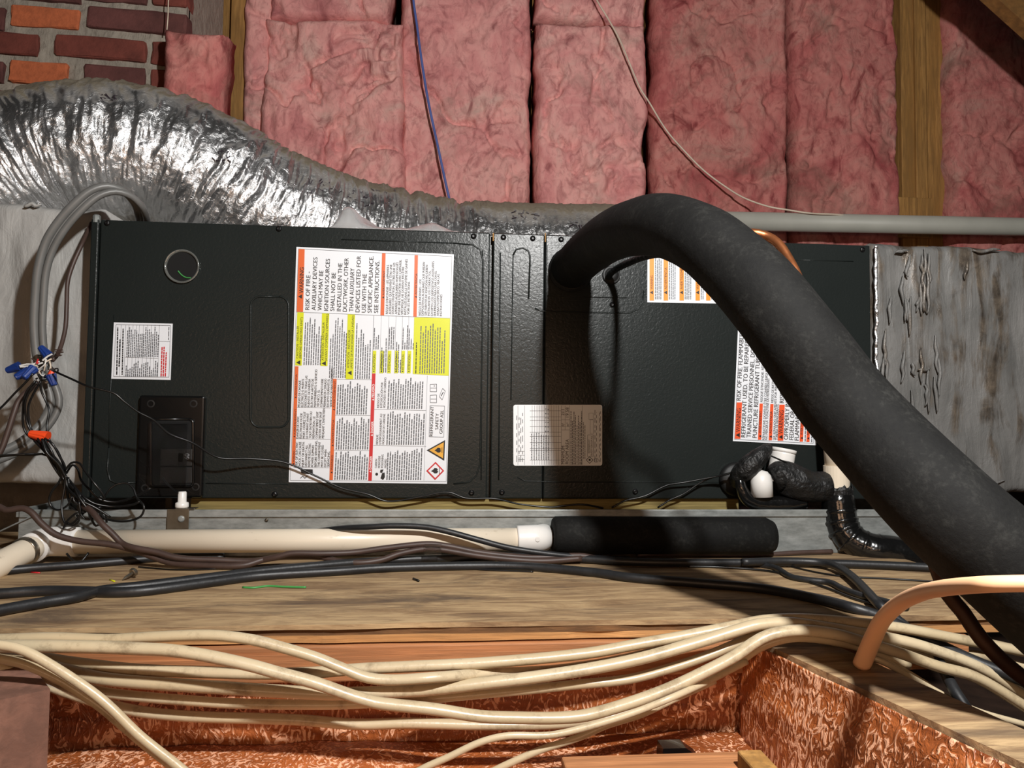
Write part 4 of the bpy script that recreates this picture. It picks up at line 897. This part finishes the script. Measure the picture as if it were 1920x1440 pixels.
# ================================================================== PVC DRAIN
YD = -.112; RP = .0182
dr = thing('drain_pipe', 'cream plastic drain pipe with white elbows along the drain pan', 'pipe')
a, b = aty(128, 1016, YD), aty(985, 1011, YD)
MB().tube([a, b], [RP, RP], 28, resample=False).build('pipe_run', MT['pvc'], dr, smooth=True)
e0, e1 = aty(138, 1016, YD), aty(96, 1016, YD)
bend = [aty(146, 1016, YD), aty(110, 1015, YD), aty(88, 1016, YD-.002), aty(72, 1021, YD-.014), aty(60, 1028, YD-.03)]
MB().tube(bend, [RP*1.22]*5, 28, .004).build('elbow', MT['white'], dr, smooth=True)
MB().tube([aty(63, 1026, YD-.026), aty(30, 1042, YD-.062), aty(-60, 1088, YD-.14), aty(-260, 1178, YD-.27)], [RP]*4, 28, .01).build('pipe_run', MT['pvc'], dr, smooth=True)
for px, ca in ((58, 1029),):
    c0, c1 = aty(66, 1024, YD-.024), aty(40, 1037, YD-.05); ax = c1-c0; ax /= np.linalg.norm(ax)
    MB().lathe([(RP*1.10, 0), (RP*1.14, .001), (RP*1.14, .008), (RP*1.10, .009)], aty(52, 1031, YD-.038), ax, 28).build('metal_strap', MT['bracket'], dr, smooth=True)
e = [aty(970, 1011, YD), aty(996, 1010, YD), aty(1010, 1009.5, YD+.004), aty(1016, 1008, YD+.02), aty(1018, 1007, YD+.036)]
MB().tube(e, [RP*1.2]*5, 28, .003).build('elbow', MT['white'], dr, smooth=True)
c = aty(1008, 1011, YD-RP*1.2); MB().lathe([(.004, 0), (.004, .001), (.0032, .0012), (.0005, .0012)], tuple(c+np.array([0, .0008, 0])), (0, -1, 0), 16).build('moulded_boss', MT['white'], dr)
# insulated pipe lying beside it
a, b = aty(1036, 1003, YD+.004), aty(1449, 1005, YD+.004); RF = .0305
MB().lathe([(.010, .001), (RF*.85, 0), (RF*.98, .004), (RF, .02), (RF, np.linalg.norm(b-a)*.35), (RF, np.linalg.norm(b-a)*.7), (RF*1.0, np.linalg.norm(b-a)-.012), (RF*.82, np.linalg.norm(b-a)-.001), (.010, np.linalg.norm(b-a))], a, b-a, 36).build('insulated_pipe', MT['foam'], smooth=True, label='short black foam-insulated pipe lying in front of the drain pan', cat='pipe')
# float switch on the pan
fs = thing('float_switch', 'white overflow float switch on a metal bracket clipped to the pan rim', 'switch')
c = aty(341, 955, YP+.004)
MB().lathe([(.0095, 0), (.0105, .002), (.0100, .008), (.0066, .0095), (.0066, .024), (.0056, .026)], (c[0], YP+.004, zl+.0022), (0, 0, 1), 20).build('float_stem', MT['white'], fs, smooth=True)
x0, x1 = aty(313, 970, YP-.006)[0], aty(354, 970, YP-.006)[0]
MB().box((x0, YP-.0060, zl-.034), (x1, YP-.0042, zl+.0012), .0006).box((x0+.012, YP-.006, zl+.0003), (x1+.008, YP+.016, zl+.0018), .0004).build('bracket', MT['bracket'], fs)
c = aty(340, 973, YP-.006); MB().lathe([(.0052, 0), (.0052, .002), (.0036, .0034), (.0005, .0036)], (c[0], YP-.0058, c[2]), (0, -1, 0), 14).build('bracket_screw', MT['zinc'], fs)
MB().tube([aty(340, 931, YP+.004), aty(334, 924, YP), aty(322, 915, -.06), aty(312, 905, -.05), aty(305, 895, -.04)], .0013, 6).build('float_lead', MT['wblack'], fs)
# ================================================================== CONDENSATE TRAP at the right end of the unit
tr = thing('condensate_trap', 'white and cream drain fittings wrapped in black tape at the base of the unit', 'drain fitting')
MB().lathe([(.030, 0), (.031, .006), (.026, .012), (.012, .014)], aty(1378, 898, -.001), (0, -1, 0), 30).build('round_gland', MT['blackmat'], tr, smooth=True)
MB().tube(pts([(1381, 906, -.03), (1387, 890, -.05), (1404, 874, -.062), (1424, 856, -.064), (1438, 842, -.06), (1444, 836, -.055)]), [.012, .016, .018, .015, .010, .004], 18, .004, wob=.2).build('tape_wrap', MT['tapemat'], tr, smooth=True)
MB().tube(pts([(1386, 896, -.055), (1391, 918, -.058), (1402, 936, -.058), (1425, 945, -.056), (1470, 945, -.054), (1505, 938, -.05)]), [.008, .0095, .011, .013, .015, .016], 18, .004, wob=.12).build('taped_pipe', MT['tape'], tr, smooth=True)
c = aty(1429, 931, -.062)
MB().lathe([(.0185, 0), (.0185, .026), (.0165, .036), (.011, .043), (.001, .046)], c, (-.05, 0, 1), 26).build('white_cap', MT['white'], tr, smooth=True)
MB().tube(pts([(1456, 905, -.045), (1463, 880, -.045), (1470, 843, -.045)]), [.0205, .0205, .0205], 26, .01).build('white_stub', MT['white'], tr, smooth=True)
MB().lathe([(.0215, 0), (.0215, .006), (.0190, .0065)], aty(1469, 848, -.045), aty(1470, 842, -.045)-aty(1468.6, 850, -.045), 26).build('stub_rim', MT['white'], tr, smooth=True)
MB().tube(pts([(1449, 898, -.060), (1464, 893, -.060), (1490, 903, -.062), (1520, 912, -.06), (1548, 912, -.058)]), [.020, .0275, .0280, .0265, .0275], 26, .005, wob=.10).build('tape_wrap', MT['tapemat'], tr, smooth=True)
MB().tube(pts([(1446, 855, -.075), (1462, 862, -.078), (1485, 872, -.070)]), .0016, 6).build('zip_tie', MT['wblack'], tr)
MB().tube(pts([(1560, 790, -.06), (1566, 880, -.06)]), [.0172, .0172], 26, resample=False).build('riser_pipe', MT['pvc'], tr, smooth=True)
c0, c1 = aty(1569, 928, -.06), aty(1568, 873, -.06)
cm = MB().lathe([(.0218, 0), (.0218, np.linalg.norm(c1-c0)), (.0176, np.linalg.norm(c1-c0)+.0005)], c0, c1-c0, 28); cm.build('coupling', MT['pvc'], tr, smooth=False)
TB = [(1570, 918, -.06), (1571, 935, -.062), (1573, 962, -.064), (1580, 990, -.070), (1598, 1013, -.080), (1630, 1028, -.092), (1670, 1033, -.10), (1712, 1040, -.108), (1760, 1044, -.115)]
tb = pts(TB)
MB().tube(tb, [.0235, .0275, .0290, .0285, .0275, .0262, .0255, .025, .024], 30, .004, wob=.11).build('taped_elbow', MT['tape'], tr, smooth=True)
P_, R_ = path(tb, [.0235, .0275, .0290, .0285, .0275, .0262, .0255, .025, .024], .004)
for k in (10, 15, 19, 24, 30, 37):
    if k+1 < len(P_): MB().lathe([(R_[k]*1.0, -.003), (R_[k]*1.06, 0), (R_[k]*1.0, .004)], P_[k], P_[k+1]-P_[k], 28, caps=False).build('tape_edge', MT['tape'], tr, smooth=True)
# torn ragged tape collar round the coupling
v = []; f = []; nn = 36; base = aty(1570, 926, -.06)
for k in range(nn):
    w = 2*math.pi*k/nn; h = .010+.010*random.random()
    for r_, z_ in ((.0262, -.004), (.0262, h*.6), (.0240, h)): v.append((base[0]+r_*math.cos(w), base[1]+r_*math.sin(w), base[2]+z_))
for k in range(nn):
    j = (k+1) % nn
    for s in (0, 1): f.append((3*k+s, 3*j+s, 3*j+s+1, 3*k+s+1))
obj('torn_tape', v, f, MT['tapemat'], tr)
# ================================================================== CABLES
def cable(name, seq, r, mat, label, cat='cable', group=None, Y=None, z=None, flat=1.0, n=12, step=None):
    P = pts(seq, Y=Y, z=z); off = lambda q: q[0] < -15 or q[0] > 1905 or q[1] > 1445
    ok_ = name in ('power_cable', 'building_cable', 'grey_cable')
    if ok_ and off(seq[0]): P.insert(0, P[0]+(P[0]-P[1])/np.linalg.norm(P[0]-P[1])*.30)
    if ok_ and off(seq[-1]): P.append(P[-1]+(P[-1]-P[-2])/np.linalg.norm(P[-1]-P[-2])*.30)
    return MB().tube(P, r, n, step, flat).build(name, MT[mat], smooth=True, label=label, cat=cat, group=group)
ZC = ZB+.0062
g = 'black cables lying on the plank platform'
cable('power_cable', [(-60, 1115), (0, 1113), (83, 1108), (167, 1109), (208, 1111), (271, 1108), (400, 1091), (487, 1080), (633, 1071), (721, 1065), (896, 1061), (994, 1063), (1119, 1074), (1181, 1083), (1306, 1093), (1431, 1104), (1542, 1125), (1599, 1140), (1655, 1158, -.475), (1711, 1185, -.50), (1805, 1230, -.52), (1842, 1246, -.53), (1920, 1277, -.55), (1990, 1310, -.57)], .0066, 'cblack', 'black power cable nearest the front edge of the platform, crossing to the dark gap', group=g, z=ZC)
cable('power_cable', [(-60, 1156), (0, 1144), (83, 1129), (146, 1119), (185, 1108), (271, 1098), (400, 1082), (487, 1071), (604, 1060), (691, 1053), (837, 1046), (960, 1043), (1060, 1046), (1180, 1053), (1280, 1055), (1392, 1055), (1480, 1055), (1580, 1057), (1726, 1063), (1830, 1070)], .0064, 'cblack', 'black power cable that crosses under its twin at the lower edge of the picture', group=g, z=ZC+.001)
cable('power_cable', [(-60, 1076), (0, 1071), (62, 1065), (146, 1059), (250, 1050), (312, 1045), (420, 1044)], .0060, 'cblack', 'short visible run of grey-black cable beside the loose screw', group=g, z=ZC)
cable('power_cable', [(540, 1006, -.082), (580, 999, -.088), (613, 994, -.105), (650, 990, -.125), (692, 988, -.136), (735, 986, -.140), (794, 988, -.142), (837, 996, -.146), (896, 1012, -.150), (954, 1027, -.150), (1025, 1038, -.150), (1087, 1044, -.148), (1180, 1049, -.145)], .0046, 'cblack', 'black cable looping over the cream drain pipe before the white elbow', group=g)
cable('power_cable', [(1392, 1054), (1470, 1052), (1540, 1055), (1572, 1064), (1600, 1083), (1625, 1108), (1650, 1135), (1680, 1160, -.475), (1715, 1190, -.49), (1760, 1240, -.53), (1790, 1295, -.57), (1820, 1340, -.59)], .0060, 'cblack', 'black cable bending off the platform into the dark gap below the peach cable', group=g, z=ZC+.004)
cable('power_cable', [(1420, 1058), (1452, 1064), (1485, 1082), (1520, 1088), (1555, 1092), (1580, 1104), (1620, 1118), (1660, 1128), (1700, 1140)], .0044, 'cblack', 'thin crooked black cable between the two black cables near the peach cable', group=g, z=ZC-.002)
cable('thin_wire', [(1290, 1062), (1360, 1064), (1450, 1072), (1520, 1092), (1560, 1106), (1600, 1122), (1640, 1134)], .0018, 'wblack', 'fine black wire on the platform under the crooked black cable', 'wire', z=ZB+.002)
cable('thin_wire', [(260, 1063), (330, 1068), (420, 1066), (520, 1058), (640, 1062), (760, 1060), (900, 1068), (1000, 1072)], .0012, 'wblack', 'fine dark wire lying flat beside the two black cables', 'wire', z=ZB+.0015)
cable('thin_wire', [(1440, 1052), (1560, 1078), (1680, 1086), (1780, 1092)], .0014, 'wblack', 'fine dark wire crossing the platform towards the hose', 'wire', z=ZB+.0016)
gb = 'brown thermostat cables'
cable('thermostat_cable', [(-330, 985, -.16), (-200, 965, -.155), (-110, 948, -.15), (-45, 940, -.150), (0, 951, -.155), (12, 957, -.157), (42, 953, -.156), (58, 960, -.158), (77, 981, -.160), (104, 1002, -.160), (146, 1014, -.158), (208, 1021, -.156), (250, 1031, -.156), (281, 1042, -.160), (323, 1056, -.165), (400, 1061, -.175), (458, 1060, -.175), (496, 1049, -.163), (546, 1043, -.160), (604, 1045, -.158), (633, 1052, -.165), (677, 1055, -.168), (715, 1050, -.162), (750, 1038, -.156), (800, 1029, -.152), (830, 1031, -.152), (896, 1042, -.156), (960, 1049, -.160), (1020, 1052, -.160), (1090, 1047, -.155)], .0046, 'cbrown', 'brown thermostat cable sagging lower along the drain pipe, from the left edge', group=gb)
cable('thermostat_cable', [(128, 905, -.10), (150, 942, -.12), (173, 960, -.14), (192, 983, -.150), (212, 1002, -.152), (229, 1019, -.154), (250, 1027, -.164), (292, 1035, -.166), (333, 1046, -.168), (400, 1050, -.164), (473, 1052, -.160), (517, 1045, -.168), (546, 1038, -.168), (604, 1038, -.166), (662, 1036, -.158), (721, 1028, -.154), (800, 1020, -.150), (840, 1024, -.150), (900, 1036, -.150), (994, 1045, -.150), (1087, 1042, -.148), (1119, 1047, -.148)], .0046, 'cbrown', 'brown thermostat cable dropping from the black wire tangle over the drain pipe', group=gb)
cable('thermostat_cable', [(1195, 1041, -.10), (1240, 1038, -.102), (1300, 1037, -.104), (1369, 1040, -.10), (1430, 1040, -.098), (1500, 1036, -.093), (1560, 1034, -.088)], .0040, 'cbrown', 'brown cable running along under the black foam-insulated pipe', group=gb)
ct = aty(812, 1030, -.158)
MB().box((ct[0]-.013, -.1615, ct[2]-.008), (ct[0]+.013, -.1600, ct[2]+.0085), .0005).build('plastic_tag', MT['clear'], label='small clear plastic tag clipped round the brown thermostat cables', cat='tag')
# grey cables looping over the left end
GP = [(268, 425, .10), (266, 405, .03), (258, 382, -.01), (238, 362, -.03), (208, 353, -.045), (177, 361, -.055), (146, 386, -.06), (115, 421, -.06), (92, 459, -.058), (78, 507, -.055), (73, 559, -.05), (71, 620, -.045), (79, 686, -.04), (98, 731, -.035), (102, 757, -.035), (88, 789, -.04), (61, 818, -.05), (32, 839, -.06), (0, 853, -.07), (-50, 870, -.08)]
for k, (dx, dy, t) in enumerate([(-6.5, -4, 'outermost grey cable of the loop over the left end of the unit'), (1.0, 2, 'middle grey cable of the loop over the left end of the unit'), (8.0, 7, 'innermost grey cable of the loop over the left end of the unit')]):
    sp = (1.0, .8, 1.1)[k]; e = (0, 1.5, 4)[k]
    seq = [(a+dx*sp*(1 if i < 16 else .3), b+dy*(.9 if i < 9 else .2 if i < 16 else 1.2), c+.006*(k == 1)) for i, (a, b, c) in enumerate(GP)]
    cable('grey_cable', seq, (.0068, .0056, .0056)[k], 'cgrey', t, group='grey cables looping beside the unit')
cable('thermostat_cable', [(172, 418, .03), (165, 432, .02), (154, 457, -.005), (137, 495, -.015), (127, 528, -.02), (125, 570, -.02), (123, 611, -.025), (117, 640, -.035), (108, 664, -.05), (98, 676, -.06)], .0034, 'cbrown', 'thin brown cable down the left end of the unit to the wire nuts', group=gb)
cable('thermostat_cable', [(72, 716, -.075), (58, 728, -.08), (36, 750, -.085), (26, 775, -.09), (14, 812, -.095), (0, 848, -.10), (-30, 890, -.11)], .0044, 'cbrown', 'brown cable hanging from the wire nuts to the left edge', group=gb)
# wire nuts
def nut(tip, base, mat, label, Y0, Y1=None, r=.0078):
    a, b = aty(*tip, Y0), aty(*base, Y0 if Y1 is None else Y1); L = np.linalg.norm(b-a)
    mb = MB(); n = 24; ax = (b-a)/L
    t = np.array([0, 0, 1.0]) if abs(ax[2]) < .9 else np.array([1.0, 0, 0]); u = np.cross(ax, t); u /= np.linalg.norm(u); w = np.cross(ax, u)
    v = []; f = []; prof = [(0, .45), (.04, .60), (.12, .66), (.55, .86), (.85, 1.0), (1.0, 1.04)]
    for h, k in prof:
        for i in range(n):
            an = 2*math.pi*i/n; rr = r*k*(1-.10*(i % 4 == 0 and .1 < h < .9)); v.append(a+ax*L*h+(u*math.cos(an)+w*math.sin(an))*rr)
    for k in range(len(prof)-1):
        for i in range(n): j = (i+1) % n; f.append((k*n+i, k*n+j, (k+1)*n+j, (k+1)*n+i))
    f += [tuple(range(n-1, -1, -1)), tuple((len(prof)-1)*n+i for i in range(n))]
    mb.add(v, f).build('wire_nut', MT[mat], label=label, cat='wire nut', group='twist-on wire nuts in the wiring bundle')
nut((75, 650), (91, 668), 'blue', 'blue wire nut pointing up at the top of the wiring bundle', -.075)
nut((12, 695), (37, 687), 'blue', 'blue wire nut on white wires, farthest out to the left edge', -.085)
nut((28, 708), (55, 696), 'blue', 'lower blue wire nut of the pair pointing left', -.10, -.09)
nut((44, 709), (63, 691), 'blue', 'blue wire nut overlapping the lower left pointing one', -.115, -.10)
nut((102, 723), (95, 703), 'blue', 'blue wire nut pointing down from the wiring bundle', -.095)
nut((55, 813), (90, 820), 'orange', 'bright orange wire nut over the black wire bundle', -.11, -.11, .0088)
nut((98, 690), (96, 704), 'orange', 'small orange wire nut end among the wires above the downward blue one', -.080, -.080, .005)
# short coloured conductors in the knot
random.seed(21)
knot = thing('wire_knot', 'knot of short stripped coloured conductors between the blue wire nuts', 'wires')
for k in range(26):
    a = (random.uniform(66, 100), random.uniform(672, 712)); b = (a[0]+random.uniform(-24, 24), a[1]+random.uniform(-20, 20)); c = ((a[0]+b[0])/2+random.uniform(-6, 6), (a[1]+b[1])/2+random.uniform(-6, 6))
    y = -.085+random.uniform(-.015, .012)
    MB().tube(pts([(*a, y), (*c, y-.004), (*b, y)]), .0011, 6).build('conductor', MT[random.choice(['wblack', 'wblack', 'whitewire', 'cbrown', 'wblack', 'p_red', 'white'])], knot)
for seq in ([(37, 686), (50, 683), (62, 683), (74, 678)], [(38, 688), (52, 687), (66, 685), (80, 680)], [(80, 676), (90, 668), (98, 664)], [(84, 702), (92, 712), (86, 718)]):
    MB().tube(pts(seq, Y=-.090), .0014, 6).build('white_conductor', MT['white'], knot)
MB().tube(pts([(102, 656), (118, 656), (104, 660), (119, 660), (104, 664), (116, 666), (104, 668)], Y=-.065), .0010, 6).build('cable_wrap', MT['cbrown'], knot)
# black control wires
gw = 'thin black control wires in the tangle beside the unit'
TW = 'thin black control wire in the tangle hanging below the orange wire nut'
def wire(seq, Y, label=TW, r=.0017, group=gw): return cable('control_wire', [(a, b, Y+.006*math.sin(a*.05+b*.03)) if len(q) == 2 else q for q in seq for a, b in [q[:2]]], r, 'wblack', label, 'wire', group, step=.004, n=8)
long_ = [(96, 693, -.10), (104, 697, -.11), (135, 711, -.12), (167, 725, -.125), (213, 737, -.12), (233, 753, -.115), (260, 773, -.105), (287, 787, -.095), (317, 813, -.08), (360, 830, -.065), (410, 858, -.045), (467, 860, -.03), (533, 867, -.016), (593, 893, -.012), (640, 915, -.012), (690, 927, -.012), (727, 940, -.010), (787, 932, -.010), (840, 923, -.010), (873, 934, -.010), (927, 935, -.010), (973, 945, -.006), (1033, 951, -.006), (1060, 948, -.008), (1094, 946, -.01), (1131, 953, -.008)]
cable('control_wire', long_, .0017, 'wblack', 'long thin black wire strung across the front of the unit past the breaker cover', 'wire', step=.006, n=8)
cable('control_wire', [(1147, 952, -.008), (1172, 939, -.010), (1209, 930, -.012), (1250, 910, -.014), (1280, 905, -.016), (1340, 894, -.03), (1361, 890, -.04), (1382, 882, -.048)], .0016, 'wblack', 'upper of two thin black wires leading into the taped drain fitting', 'wire', step=.006, n=8)
cable('control_wire', [(1233, 952, -.008), (1257, 937, -.010), (1280, 927, -.012), (1323, 900, -.02), (1380, 884, -.046)], .0016, 'wblack', 'lower of two thin black wires leading into the taped drain fitting', 'wire', step=.006, n=8)
wire([(62, 700), (50, 715), (30, 735), (0, 766), (-20, 780)], -.105, 'thin black wire slanting from the wire nuts down to the left edge', group=None)
for seq, Y in [([(66, 714), (48, 738), (43, 770), (44, 800), (52, 816), (68, 828), (95, 862), (112, 890), (120, 912)], -.105), ([(70, 716), (56, 734), (47, 756), (50, 790), (60, 812), (78, 836), (100, 858), (116, 888), (126, 920)], -.11),
               ([(76, 716), (62, 740), (53, 765), (57, 800), (70, 824), (92, 846), (112, 870), (122, 892), (132, 925)], -.10), ([(75, 714), (78, 734), (86, 752), (92, 768), (88, 800), (92, 824), (108, 846), (118, 870), (122, 890), (134, 930)], -.10),
               ([(84, 822), (98, 832), (112, 856), (122, 876), (122, 896), (136, 920), (150, 945), (160, 962)], -.115), ([(64, 826), (86, 850), (104, 880), (122, 905), (140, 930), (156, 950)], -.12),
               ([(122, 882), (134, 868), (148, 868), (160, 884), (176, 905), (192, 925), (196, 935), (186, 930)], -.12), ([(124, 888), (136, 872), (146, 880), (152, 900), (168, 918), (186, 936), (220, 941), (256, 930), (282, 916)], -.10),
               ([(118, 885), (110, 905), (98, 920), (92, 938), (98, 952), (112, 956), (128, 946), (136, 930)], -.125), ([(124, 890), (120, 920), (116, 945), (118, 972), (126, 984), (140, 978), (150, 962), (148, 940)], -.13),
               ([(130, 900), (144, 918), (160, 934), (180, 945), (214, 950), (250, 946), (262, 940)], -.11), ([(196, 932), (205, 918), (220, 908), (238, 906), (250, 916), (256, 932), (270, 950), (264, 968), (240, 977), (210, 976), (186, 968), (166, 950)], -.11),
               ([(140, 915), (150, 935), (164, 955), (172, 975), (180, 986), (188, 980), (178, 964)], -.13), ([(118, 992), (128, 975), (145, 962), (148, 976), (136, 986), (126, 980)], -.13),
               ([(0, 856), (30, 853), (60, 853), (80, 851)], -.11), ([(128, 895), (132, 915), (150, 928), (146, 950), (158, 972), (176, 972), (196, 962), (200, 980)], -.12),
               ([(110, 880), (124, 905), (128, 935), (140, 955), (170, 958), (190, 950)], -.115)]:
    wire(seq, Y)
for k in range(9):
    j = lambda a, b, w=6: (a+random.uniform(-w, w), b+random.uniform(-w*.6, w*.6))
    wire([j(76, 826, 8), j(92, 850), j(108, 874), j(120, 896), j(132, 918, 8), j(146, 940, 10), j(158+k*3, 956, 10), j(150+k*7, 972, 8)], -.105-.003*k)
cable('control_wire', [(112, 880, -.11), (100, 862, -.105), (80, 852, -.10), (40, 852, -.11), (0, 854, -.115), (-30, 852, -.12)], .0016, 'wblack', 'thin black wire running level to the left edge below the orange wire nut', 'wire', step=.006, n=8)
cable('control_wire', [(125, 1038, -.14), (136, 1050, -.145), (148, 1055, -.15), (157, 1048, -.145), (166, 1036, -.14)], .0016, 'wblack', 'short black wire bent below the white pipe elbow', 'wire', step=.004, n=8)
# ================================================================== CREAM CABLES in the joist bay
gc = 'cream cables hanging across the joist bay'
RC = .0072
def cream(seq, Y, r, label, flat=.8, group=gc): return cable('building_cable', seq, r, 'cream', label, group=group, Y=Y, flat=flat, n=14)
cream([(-70, 1201), (0, 1199), (100, 1196), (200, 1199), (275, 1195), (375, 1191), (425, 1193), (480, 1201), (515, 1210), (590, 1232), (652, 1257), (690, 1271), (740, 1275), (815, 1270), (920, 1262, -.515), (1000, 1259, -.508), (1060, 1254, -.505), (1150, 1240, -.505), (1270, 1212, -.505), (1370, 1190, -.51), (1440, 1176, -.52)], -.545, .0066, 'uppermost cream cable, lying along the platform edge and dipping in the middle')
cream([(-70, 1212), (60, 1212), (162, 1213), (250, 1216), (325, 1220), (400, 1232), (480, 1250), (515, 1260), (590, 1280), (652, 1302), (702, 1317), (740, 1322), (815, 1330), (900, 1343), (975, 1346), (1050, 1346), (1100, 1341), (1175, 1320), (1250, 1293), (1325, 1258), (1380, 1229), (1411, 1207), (1444, 1190), (1500, 1182), (1567, 1189), (1611, 1201), (1680, 1222), (1760, 1250), (1830, 1270), (1930, 1330)], -.56, .0074, 'cream cable that sags lowest in the middle, in front of the others')
cream([(-70, 1216), (0, 1222), (60, 1230), (125, 1241), (250, 1255), (375, 1260), (480, 1263), (590, 1261), (675, 1254), (765, 1250), (920, 1242), (1100, 1225), (1200, 1207), (1275, 1194), (1375, 1174), (1433, 1163), (1500, 1160), (1600, 1167), (1692, 1178), (1786, 1196), (1860, 1210), (1960, 1230)], -.52, .0072, 'bright cream cable rising along the clean joist edge to the peach cable')
cream([(-70, 1228), (0, 1234), (60, 1243), (125, 1258), (187, 1272), (300, 1282), (440, 1291), (540, 1297), (615, 1301), (665, 1300), (740, 1297), (815, 1292), (900, 1282), (1000, 1270), (1100, 1255), (1200, 1235), (1300, 1207), (1378, 1183), (1422, 1171), (1478, 1168), (1544, 1176), (1622, 1189), (1678, 1199), (1730, 1212), (1805, 1238), (1861, 1265), (1940, 1318)], -.535, .0078, 'thick pale cream cable below the platform edge cable, third from the top at mid-bay')
cream([(-70, 1240), (0, 1246), (90, 1268), (175, 1294), (250, 1305), (375, 1315), (440, 1319), (565, 1321), (652, 1320), (780, 1312), (900, 1301), (1000, 1292), (1075, 1284), (1175, 1274), (1250, 1255), (1325, 1230), (1380, 1207), (1411, 1193), (1455, 1181), (1489, 1177), (1555, 1183), (1611, 1196), (1678, 1215), (1730, 1233), (1805, 1249), (1842, 1260), (1890, 1288), (1960, 1340)], -.525, .0062, 'cream cable hanging just behind the thick pale one')
cream([(-70, 1238, -.545), (0, 1254, -.54), (62, 1274, -.53), (127, 1298, -.52), (190, 1318), (262, 1334), (337, 1342), (400, 1345), (480, 1347), (565, 1350), (665, 1358), (765, 1356), (900, 1359), (1025, 1358), (1100, 1351), (1150, 1342), (1225, 1319), (1275, 1300), (1325, 1274, -.52), (1380, 1242, -.53), (1422, 1213, -.54), (1467, 1197, -.545), (1511, 1194, -.545), (1589, 1206, -.545), (1640, 1222, -.54), (1700, 1246, -.53)], -.512, .0068, 'lowest cream cable against the flaked board, turning over the side joist')
cream([(-60, 1205), (0, 1210), (37, 1217), (75, 1235), (150, 1282), (200, 1320), (262, 1380), (325, 1430), (380, 1475)], -.60, .0044, 'slim white cable slanting from the left edge down to the bottom', 1.0)
cream([(-60, 1226), (0, 1235), (50, 1247), (112, 1275), (150, 1299), (192, 1328), (262, 1388), (325, 1438), (380, 1482)], -.585, .0042, 'slim cream cable tucked just under the slanting white one', 1.0)
cream([(760, 1460), (795, 1440), (840, 1420), (900, 1392), (950, 1380), (1025, 1379), (1075, 1370), (1150, 1349), (1200, 1332), (1262, 1307), (1330, 1276, -.55), (1400, 1240, -.54)], -.58, .0034, 'slim pale cable curving up from the bottom edge under the lowest cable', 1.0)
cream([(900, 1460), (937, 1440), (1012, 1407), (1087, 1382), (1137, 1360), (1200, 1340), (1270, 1308, -.55), (1340, 1276, -.54)], -.57, .0036, 'slim straight pale cable from the bottom edge beside the curving one', 1.0)
cream([(1610, 1222, -.53), (1640, 1230), (1690, 1255), (1749, 1291), (1790, 1320)], -.54, .0034, 'short slim cream cable running beside the bare joist top', 1.0)
cream([(1616, 1228, -.54), (1644, 1236), (1700, 1265), (1786, 1312), (1839, 1335), (1920, 1358), (1990, 1380)], -.555, .0032, 'slim cream cable following the bare joist top to the right edge', 1.0)
cream([(1540, 1168, -.50), (1640, 1176), (1704, 1181), (1794, 1196), (1850, 1206), (1940, 1226)], -.47, .0072, 'cream cable seen in the dark gap behind the black power cable', .8)
cream([(1640, 1205, -.48), (1700, 1213), (1764, 1222), (1830, 1228), (1880, 1240), (1960, 1262)], -.46, .0066, 'cream cable deepest in the dark gap beside the platform end', .8)
MB().tube([atz(1616, 1246, ZJ+.004), aty(1626, 1222, -.60), aty(1638, 1194, -.62), aty(1655, 1162, -.66), aty(1685, 1133, -.72), aty(1722, 1114, -.80), aty(1767, 1103, -.875), aty(1842, 1096, -.925), aty(1920, 1094, -.94), aty(2010, 1095, -.95)], [.0092, .0090, .0086, .0080, .0074, .0066, .0059, .0054, .0053, .0053], 18, .004, .86).build('peach_cable', MT['peach'], smooth=True, label='peach flat cable arching up from the side joist in front of the hose', cat='cable')
# ================================================================== LITTER on the platform
c = atz(238, 1087, ZB); ls = thing('loose_screw', 'loose hex-head screw lying on the plank platform', 'screw')
ax = np.array([-.45, -.80, -.38])
MB().lathe([(.0052, 0), (.0062, .001), (.0062, .0045), (.0045, .006)], c+np.array([.004, .006, .0075]), -ax, 12).build('head', MT['bracket'], ls)
MB().lathe([(.0022, 0), (.0022, .010), (.0004, .016)], c+np.array([.004, .006, .0075]), ax, 10).build('shank', MT['bracket'], ls)
cable('wire_scrap', [(455, 1101), (475, 1102), (500, 1099), (530, 1100), (566, 1101), (574, 1101)], .0014, 'green', 'green wire offcut lying on the plank platform', 'wire scrap', z=ZB+.0014)
cable('wire_scrap', [(775, 1085), (785, 1089)], .0016, 'wblack', 'tiny black wire offcut on the middle of the platform', 'wire scrap', z=ZB+.0016)
cable('wire_scrap', [(206, 1087), (215, 1090)], .0010, 'p_yellow', 'tiny yellow wire offcut beside the loose screw', 'wire scrap', z=ZB+.001)
cable('wire_scrap', [(58, 1073), (75, 1074)], .0010, 'p_red', 'tiny red wire offcut below the pipe strap', 'wire scrap', z=ZB+.001)
